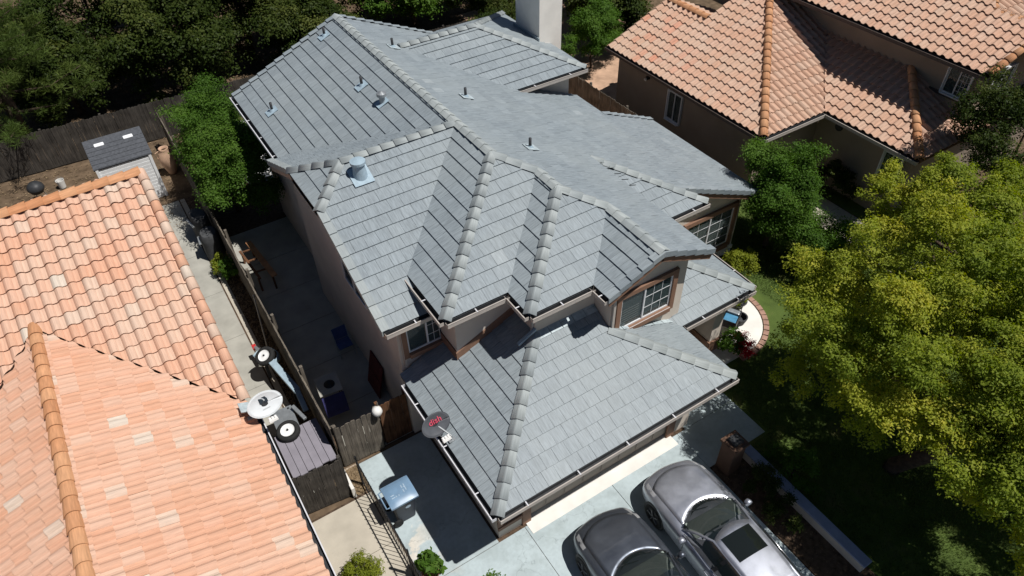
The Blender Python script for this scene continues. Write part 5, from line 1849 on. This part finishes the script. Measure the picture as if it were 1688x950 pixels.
tree('garden_tree', 'dark leafy tree growing close behind the chimney', (17.2, 27.6, 0), 1.9, lb, 28000, 0.1, 0.5, 'leaf_dark', 74, tr=0.09)


# the long-needled pine at the corner of the yard
def pine(label, base, h, rad, seed, n_branch, per, tufts):
    t = thing('pine_tree', label, 'tree', base)
    r = random.Random(seed)
    B = Vector(base)
    MB().tube([B, B + Vector((0.2, -0.1, h * 0.4)), B + Vector((0.1, -0.2, h * 0.75)), B + Vector((0, 0, h))], [0.26, 0.2, 0.12, 0.03], 10).build('trunk', 'bark', t, True)
    pos, nr, tn, ax = [], [], [], []
    for i in range(n_branch):
        f_ = 0.22 + 0.76 * (i + 0.5) / n_branch
        a = i * 2.4 + r.uniform(-.4, .4)
        L = rad * (1 - 0.65 * f_) * r.uniform(0.75, 1.2)
        st = B + Vector((0.1, -0.1, h * f_))
        en = st + Vector((math.cos(a) * L, math.sin(a) * L, L * r.uniform(-0.05, 0.3)))
        md = st.lerp(en, 0.55) + Vector((0, 0, -0.12 * L))
        MB().tube([st, md, en], [0.07 * (1 - f_) + 0.025, 0.03, 0.012], 6).build('branch', 'bark', t, True)
        tint = r.random()
        for j in range(tufts):
            u = r.uniform(0.3, 1.05)
            p = st.lerp(md, u / 0.55) if u < 0.55 else md.lerp(en, min(1.1, (u - 0.55) / 0.45))
            p = p + Vector((r.gauss(0, 0.26), r.gauss(0, 0.26), r.gauss(0, 0.16)))
            for k in range(per):
                d = Vector((r.gauss(0, 1), r.gauss(0, 1), r.gauss(0.35, 0.8))).normalized()
                pos.append(p + d * 0.14 - B)
                ax.append(d)
                nr.append(d.cross(Vector((r.gauss(0, 1), r.gauss(0, 1), r.gauss(0, 1)))).normalized())
                tn.append(0.2 + 0.5 * tint + 0.3 * r.random())
    pos, nr, ax = np.array(pos), np.array(nr), np.array(ax)
    axis = np.cross(nr, ax)
    link('crown', leaf_mesh('crown', pos, nr, 0.3, 0.055, np.array(tn), 'needle', seed, axis), t)


pine('long needled pine with open branches at the yard corner behind the shed', (-3.6, 34.2, 0), 8.2, 4.2, 81, 34, 26, 46)

# small plants
shrub('leafy_plant', 'lime green spiky plant beside the beige path slabs', (0.72, 8.55, 0), (0.34, 0.34, 0.45), 9, 0.16, 2600, 0.10, 0.22, 'leaf_lime', 91, 'plant')
shrub('leafy_plant', 'yellow-green shrub at the white stone foot of the living room wall', (16.0, 11.35, 0), (0.5, 0.45, 0.7), 12, 0.24, 7000, 0.07, 0.5, 'leaf_lime', 92, 'plant')
shrub('leafy_plant', 'round yellow plant in a bowl on the white patio', (15.05, 10.35, 0.18), (0.26, 0.26, 0.3), 8, 0.14, 2200, 0.06, 0.5, 'leaf_lime', 93, 'plant')
shrub('leafy_plant', 'dark green plant beside the porch pier', (13.35, 9.0, 0), (0.35, 0.3, 0.5), 8, 0.18, 3000, 0.07, 0.5, 'leaf_green', 94, 'plant')
shrub('flowering_plant', 'red flowering plant at the edge of the white patio', (13.65, 8.75, 0), (0.22, 0.3, 0.38), 8, 0.14, 2400, 0.05, 0.6, 'petal', 95, 'plant')
shrub('leafy_plant', 'small lime weed at the foot of the covered grill', (1.15, 21.6, 0), (0.22, 0.4, 0.35), 7, 0.14, 1800, 0.07, 0.5, 'leaf_lime', 96, 'plant')
shrub('leafy_plant', 'dark green weed against the plank fence', (1.40, 21.0, 0), (0.2, 0.5, 0.5), 7, 0.16, 2200, 0.07, 0.5, 'leaf_green', 97, 'plant')
shrub('leafy_plant', 'broad leaved green plant in a terracotta pot by the iron railing', (2.22, 7.7, 0.34), (0.24, 0.24, 0.34), 7, 0.14, 500, 0.16, 0.6, 'leaf_green', 98, 'plant')
shrub('leafy_plant', 'slender green plant tips at the driveway edge below the garage corner', (3.05, 6.2, 0.0), (0.3, 0.22, 1.2), 7, 0.14, 1200, 0.09, 0.35, 'leaf_green', 99, 'plant')
shrub('garden_shrub', 'dark shrub growing in the bed beside the low wall', (10.45, 4.6, 0), (0.38, 0.9, 0.5), 10, 0.22, 6000, 0.06, 0.5, 'leaf_dark', 100)
shrub('garden_shrub', 'dark shrub in the shaded bed under the neighbouring wall window', (22.3, 12.6, 0), (0.5, 0.8, 0.9), 12, 0.3, 8000, 0.08, 0.5, 'leaf_dark', 101)
shrub('garden_shrub', 'low green shrub on the lawn side of the low wall', (11.6, 4.9, 0), (0.45, 0.7, 0.5), 9, 0.22, 5000, 0.06, 0.5, 'leaf_green', 102)
pot = thing('plant_pot', 'terracotta pot at the foot of the iron railing', 'pot', (2.22, 7.7, 0))
MB().lathe((2.22, 7.7, 0.006), (0, 0, 1), [(0, 0), (0.14, 0), (0.2, 0.32), (0.22, 0.32), (0.22, 0.38), (0.19, 0.38), (0.17, 0.33), (0, 0.33)], 20).build('bowl', 'terracotta', pot)
pot = thing('plant_pot', 'shallow grey bowl holding the yellow plant on the patio', 'pot', (15.05, 10.35, 0.03))
MB().lathe((15.05, 10.35, 0.03), (0, 0, 1), [(0, 0), (0.18, 0), (0.3, 0.16), (0.32, 0.2), (0.28, 0.2), (0.2, 0.12), (0, 0.12)], 20).build('bowl', 'grey_cover', pot)
pot = thing('plant_pot', 'round dark empty pot on the white patio near the cart', 'pot', (14.5, 9.7, 0.03))
MB().lathe((14.5, 9.7, 0.03), (0, 0, 1), [(0, 0), (0.15, 0), (0.22, 0.25), (0.23, 0.3), (0.19, 0.3), (0.17, 0.12), (0, 0.1)], 20).build('bowl', 'grey_cover', pot)

# grass blades and dry litter
n = 110000
gx_, gy_ = rng.uniform(11.25, 21.0, n), rng.uniform(-1.5, 14.0, n)
keep = ~(((gx_ < 16.2) & (gy_ > 8.5)) | ((gx_ < 16.9) & (gy_ > 12.4)) | ((gx_ > 19.6) & (gy_ > 13.9)) | ((gx_ < 12.15) & (gy_ > 6.2)) | ((gx_ > 20.5) & (gx_ < 22.3) & (gy_ > 5.9)))
gx_, gy_ = gx_[keep], gy_[keep]
pos = np.stack([gx_, gy_, np.full(len(gx_), 0.03)], 1)
ax = np.stack([rng.normal(size=len(gx_)) * 0.5, rng.normal(size=len(gx_)) * 0.5, np.ones(len(gx_))], 1)
ax /= np.linalg.norm(ax, axis=1, keepdims=True)
nr = np.cross(ax, rng.normal(size=ax.shape))
nr /= np.linalg.norm(nr, axis=1, keepdims=True)
tt = 0.35 + 0.35 * np.sin(gx_ * 0.9 + 1) * np.sin(gy_ * 0.7) + 0.4 * rng.random(len(gx_))
o = link('grass', leaf_mesh('grass', pos, nr, 0.085, 0.16, tt, 'grass_blade', 5, np.cross(nr, ax)))
o['kind'] = 'stuff'
tag(o, 'short green lawn grass under the yellow-green tree', 'grass')
n = 26000
lx = np.concatenate([rng.uniform(1.16, 1.58, 5000), rng.uniform(-8, 18, 16000), rng.uniform(1.6, 1.98, 2500), rng.uniform(9.98, 10.88, 2500)])
ly = np.concatenate([rng.uniform(11.2, 26, 5000), rng.uniform(25, 44, 16000), rng.uniform(10.75, 11.6, 2500), rng.uniform(-1, 6.2, 2500)])
pos = np.stack([lx, ly, np.full(n, 0.012)], 1)
nr = np.stack([rng.normal(size=n) * 0.35, rng.normal(size=n) * 0.35, np.ones(n)], 1)
nr /= np.linalg.norm(nr, axis=1, keepdims=True)
o = link('leaf_litter', leaf_mesh('leaf_litter', pos, nr, 0.07, 0.55, rng.random(n), 'dry_litter', 6))
o['kind'] = 'stuff'
tag(o, 'dry fallen leaves and gravel scattered on the soil', 'leaf litter')


# ================================================================== CARS
def car(label, loc, rotz, paint, sunroof, hood_stripe, ry=-1.25, gy_=-1.9):
    t = thing('parked_car', label, 'car', (0, 0, 0), 'cars parked in front of the garage')
    st = [(2.36, .52, .36, .50, .53), (2.31, .70, .28, .58, .63), (2.2, .80, .23, .65, .73), (2.05, .855, .21, .70, .80), (1.8, .90, .20, .76, .88), (1.4, .925, .20, .83, .955),
          (1.0, .93, .20, .875, 1.005), (0.7, .93, .20, .895, 1.02), (0.3, .93, .20, .915, 0.985), (-0.5, .925, .20, .94, .985), (-1.3, .925, .20, .955, 1.0), (-1.75, .91, .20, .965, 1.04),
          (-2.05, .87, .23, .95, 1.03), (-2.25, .80, .28, .88, .95), (-2.34, .68, .34, .72, .78), (-2.37, .5, .4, .58, .6)]
    rows = []
    for y, w, zl, zs, zt in st:
        half = [(0, zt), (.3 * w, zt - .003), (.55 * w, zt - .012), (.74 * w, zt - .032), (.86 * w, zs + (zt - zs) * .42), (.94 * w, zs + .012), (.985 * w, zs - .05), (w, zs - .14), (.995 * w, .52 * zs + .1), (.985 * w, .36), (.93 * w, zl + .02), (.8 * w, zl)]
        # the nose is rounder in plan than straight across
        rows.append([(-x, y - 0.10 * (abs(x) / max(w, .01)) ** 2.2 * (1 if y > 1.9 else 0), z) for x, z in half[::-1]] + [(x, y - 0.10 * (abs(x) / max(w, .01)) ** 2.2 * (1 if y > 1.9 else 0), z) for x, z in half[1:]])
    mb = MB().grid(rows)
    mb.poly(rows[0], True)
    mb.poly(rows[-1])
    b = mb.build('body', paint, t, True)
    ss = b.modifiers.new('sub', 'SUBSURF')
    ss.levels = ss.render_levels = 2

    # hood panel, a skin a few millimetres proud with its own edge
    def surf(yq, fx):
        for (a, q) in zip(st[:-1], st[1:]):
            if q[0] <= yq <= a[0]:
                f_ = (yq - q[0]) / (a[0] - q[0])
                w = q[1] + f_ * (a[1] - q[1])
                zt = q[4] + f_ * (a[4] - q[4])
                zs = q[3] + f_ * (a[3] - q[3])
                ks = [(0, zt), (.3, zt - .003), (.55, zt - .012), (.74, zt - .032), (.86, zs + (zt - zs) * .42), (.94, zs + .012)]
                x = abs(fx)
                for (k0, z0), (k1, z1) in zip(ks[:-1], ks[1:]):
                    if k0 <= x <= k1:
                        return w * fx, z0 + (z1 - z0) * (x - k0) / (k1 - k0)
                return w * fx, ks[-1][1]
        return 0, 0
    hr = []
    for i in range(13):
        v = i / 12
        row = []
        for j in range(17):
            u = -1 + j / 8
            yq = (0.93 - 0.30 * u * u) + v * ((2.12 - 0.28 * u * u) - (0.93 - 0.30 * u * u))
            x, z = surf(yq, u * 0.80)
            crease = 0.012 * math.exp(-((abs(u) - 0.62) / 0.12) ** 2)
            row.append((x, yq, z + 0.009 + crease))
        hr.append(row)
    h = MB().grid(hr).build('hood', paint, t, True)
    h.modifiers.new('solid', 'SOLIDIFY').thickness = 0.008

    # greenhouse
    def wbot(u):
        return Vector((.80 * u, .92 - .36 * u * u, 1.02 - .055 * u * u))

    def wtop(u):
        return Vector((.565 * u, .0 - .16 * u * u, 1.425 - .06 * u * u))

    def rtop(u):
        return Vector((.55 * u, ry + .06 * u * u, 1.42 - .06 * u * u))

    def rbot(u):
        return Vector((.74 * u, gy_ + .2 * u * u, 1.05 - .03 * u * u))
    us = [(-1 + i / 6) for i in range(13)]
    ws = MB().grid([[wbot(u * .95).lerp(wtop(u * .94), v) + Vector((0, 0.05 * math.sin(math.pi * v), 0.03 * math.sin(math.pi * v))) for u in us] for v in np.linspace(0.0, 1, 8)])
    ws.build('windshield', 'car_glass', t, True)
    MB().grid([[rtop(u * .94).lerp(rbot(u * .95), v) + Vector((0, -.03 * math.sin(math.pi * v), .03 * math.sin(math.pi * v))) for u in us] for v in np.linspace(0, 1, 6)]).build('rear_window', 'car_glass', t, True)
    MB().tube([wbot(u * .98) + Vector((0, .02, .004)) for u in us], 0.016, 6).build('cowl_trim', 'chrome' if hood_stripe else 'plastic_dark', t, True)
    cw = MB().grid([[wbot(u * .97) + Vector((0, .035 - .12 * v, -.012 + .012 * v)) for u in us] for v in (0, 1)])
    cw.build('cowl', 'plastic_dark', t)
    rf = MB().grid([[wtop(u).lerp(rtop(u), v) + Vector((0, 0, .045 * math.sin(math.pi * v) ** .8)) for u in us] for v in np.linspace(0, 1, 10)])
    ro = rf.build('roof', paint, t, True)
    sm_ = ro.modifiers.new('solid', 'SOLIDIFY')
    sm_.thickness = 0.03
    sm_.offset = 0
    for s in (-1, 1):
        MB().tube([wbot(s * .99) + Vector((0, -.02, .0)), wbot(s * .985).lerp(wtop(s * .985), .5) + Vector((0, .03, .02)), wtop(s * .985), wtop(s).lerp(rtop(s), .5) + Vector((0, 0, .02)), rtop(s), rbot(s)], [.03, .03, .035, .035, .04, .05], 8).build('roof_rail', paint, t, True)
        # side glass, with the dark pillar between
        gl = []
        for i in range(11):
            v = i / 10
            yb_ = .42 + (gy_ - .12) * v
            yt_ = -.16 + (ry + .2) * v
            xb = s * (.845 + .0 * v)
            lo = Vector((xb, yb_, .965 + .03 * v))
            hi = Vector((s * .585, yt_, 1.385 + .02 * math.sin(math.pi * v)))
            gl.append([lo, lo.lerp(hi, .5) + Vector((s * .03, 0, .01)), hi])
        MB().grid(gl).build('side_window', 'car_glass', t, True)
        MB().bar((s * .865, -.58, .97), (s * .61, -.66, 1.40), .012, .09, (0, 1, 0)).build('pillar', 'plastic_dark', t)
        MB().tube([(s * .85, .45, .975), (s * .87, -.4, .995), (s * .85, -1.6, 1.0)], .012, 6).build('belt_trim', 'chrome', t, True)
        # mirrors
        m_ = MB().lathe((s * 1.02, .34, 1.0), (0, 1, 0), [(0, -.07), (.085, -.06), (.095, 0), (.06, .07), (0, .09)], 12).build('mirror', paint, t, True)
        MB().bar((s * .88, .36, .95), (s * .98, .34, .98), .05, .04).build('mirror_arm', 'plastic_dark', m_)
        # lamps wrap the front corners
        hl = []
        for i in range(8):
            v = i / 7
            yq = 2.14 - .50 * v
            x0, z0 = surf(yq, .80 + .03 * v)
            x1, z1 = surf(yq, .92)
            cut = .10 * (1 if yq > 1.9 else (yq - 1.8) / .1 if yq > 1.8 else 0)
            hl.append([(s * x0, yq - cut * .6, z0 + .012), (s * (x0 + x1) / 2, yq - cut * .8, (z0 + z1) / 2 + .018), (s * x1, yq - cut, z1 + .012)])
        MB().grid(hl).build('headlight', 'lamp_glass', t, True)
        for y in (1.42, -1.42):
            MB().lathe((s * .80, y, .33), (s, 0, 0), [(.0, .128), (.37, .13), (.385, .12), (.385, .0)], 28).build('wheel_arch', 'plastic_dark', t)
            w_ = MB().lathe((s * .845, y, .33), (s, 0, 0), [(.215, -.1), (.31, -.1), (.33, -.07), (.33, .07), (.31, .095), (.225, .1), (.215, .06)], 28).build('wheel', 'rubber', t, True)
            MB().lathe((s * .845, y, .33), (s, 0, 0), [(.225, .085), (.20, .06), (.05, .06), (.03, .08), (0, .08)], 24).build('rim', 'dark_metal', w_, True)
            for k in range(5):
                a = 2 * math.pi * k / 5
                dv = Vector((0, math.cos(a), math.sin(a)))
                MB().bar(Vector((s * .94, y, .33)) + dv * .03, Vector((s * .94, y, .33)) + dv * .215, .02, .05, (1, 0, 0)).build('spoke', 'rim_alloy', w_)
        # door lines and handles
        for y in (.35, -.62):
            MB().bar((s * .934, y, .42), (s * .928, y - .03, .88), .006, .008, (0, 1, 0)).build('door_gap', 'plastic_dark', t)
        for y in (-.42, -1.15):
            MB().tube([(s * .93, y, .80), (s * .955, y - .03, .805), (s * .955, y - .17, .81), (s * .93, y - .2, .81)], .012, 6).build('door_handle', paint, t, True)
    # cabin
    MB().obox((0, .42, .99), (1, 0, 0), (0, .98, .06), (0, -.06, .98), .70, .22, .03).build('dashboard', 'dash_cover', t, bevel=.02)
    for s in (-1, 1):
        MB().obox((s * .37, -.45, .85), (1, 0, 0), (0, -.25, .97), (0, .97, .25), .24, .34, .07).build('seat_back', 'seat_leather', t, bevel=.04)
        MB().obox((s * .37, -.14, .56), (1, 0, 0), (0, 1, 0), (0, 0, 1), .24, .26, .07).build('seat', 'seat_leather', t, bevel=.04)
        MB().obox((s * .37, -.56, 1.24), (1, 0, 0), (0, -.2, .98), (0, .98, .2), .12, .09, .04).build('headrest', 'seat_leather', t, bevel=.03)
    MB().tube([(-.37 + .18 * math.cos(a), .12 + .06 * math.sin(a), .93 + .17 * math.sin(a)) for a in np.linspace(0, 2 * math.pi, 25)], .014, 6).build('steering_wheel', 'plastic_dark', t, True)
    MB().obox((0, .09, 1.345), (1, 0, 0), (0, 1, 0), (0, 0, 1), .11, .015, .03).build('rear_mirror', 'plastic_dark', t, bevel=.008)
    for x0 in (-.45, .12):
        MB().bar((x0, .83, 1.045), (x0 + .5, .70, 1.085), .014, .012).build('wiper', 'plastic_dark', t)
    if sunroof:
        MB().grid([[Vector((x, y, 1.448 - .06 * (x / .56) ** 2 + .045 * math.sin(math.pi * min(1, (-y) / 1.75)) ** .8)) for x in np.linspace(-.41, .41, 9)] for y in (-.22, -.38, -.54, -.7, -.86)]).build('sunroof', 'sunroof_glass', t, True)
    t.location = loc
    t.rotation_euler = (0, 0, rotz)
    return t


car('silver grey car with a dark glass sunroof parked half in tree shade', (8.42, 4.42, 0.006), R(-4), 'paint_silver', True, True, -1.78, -2.15)
car('dark grey sedan with black wipers parked on the sunny driveway side', (6.16, 4.28, 0.006), R(-3), 'paint_dark', False, False)
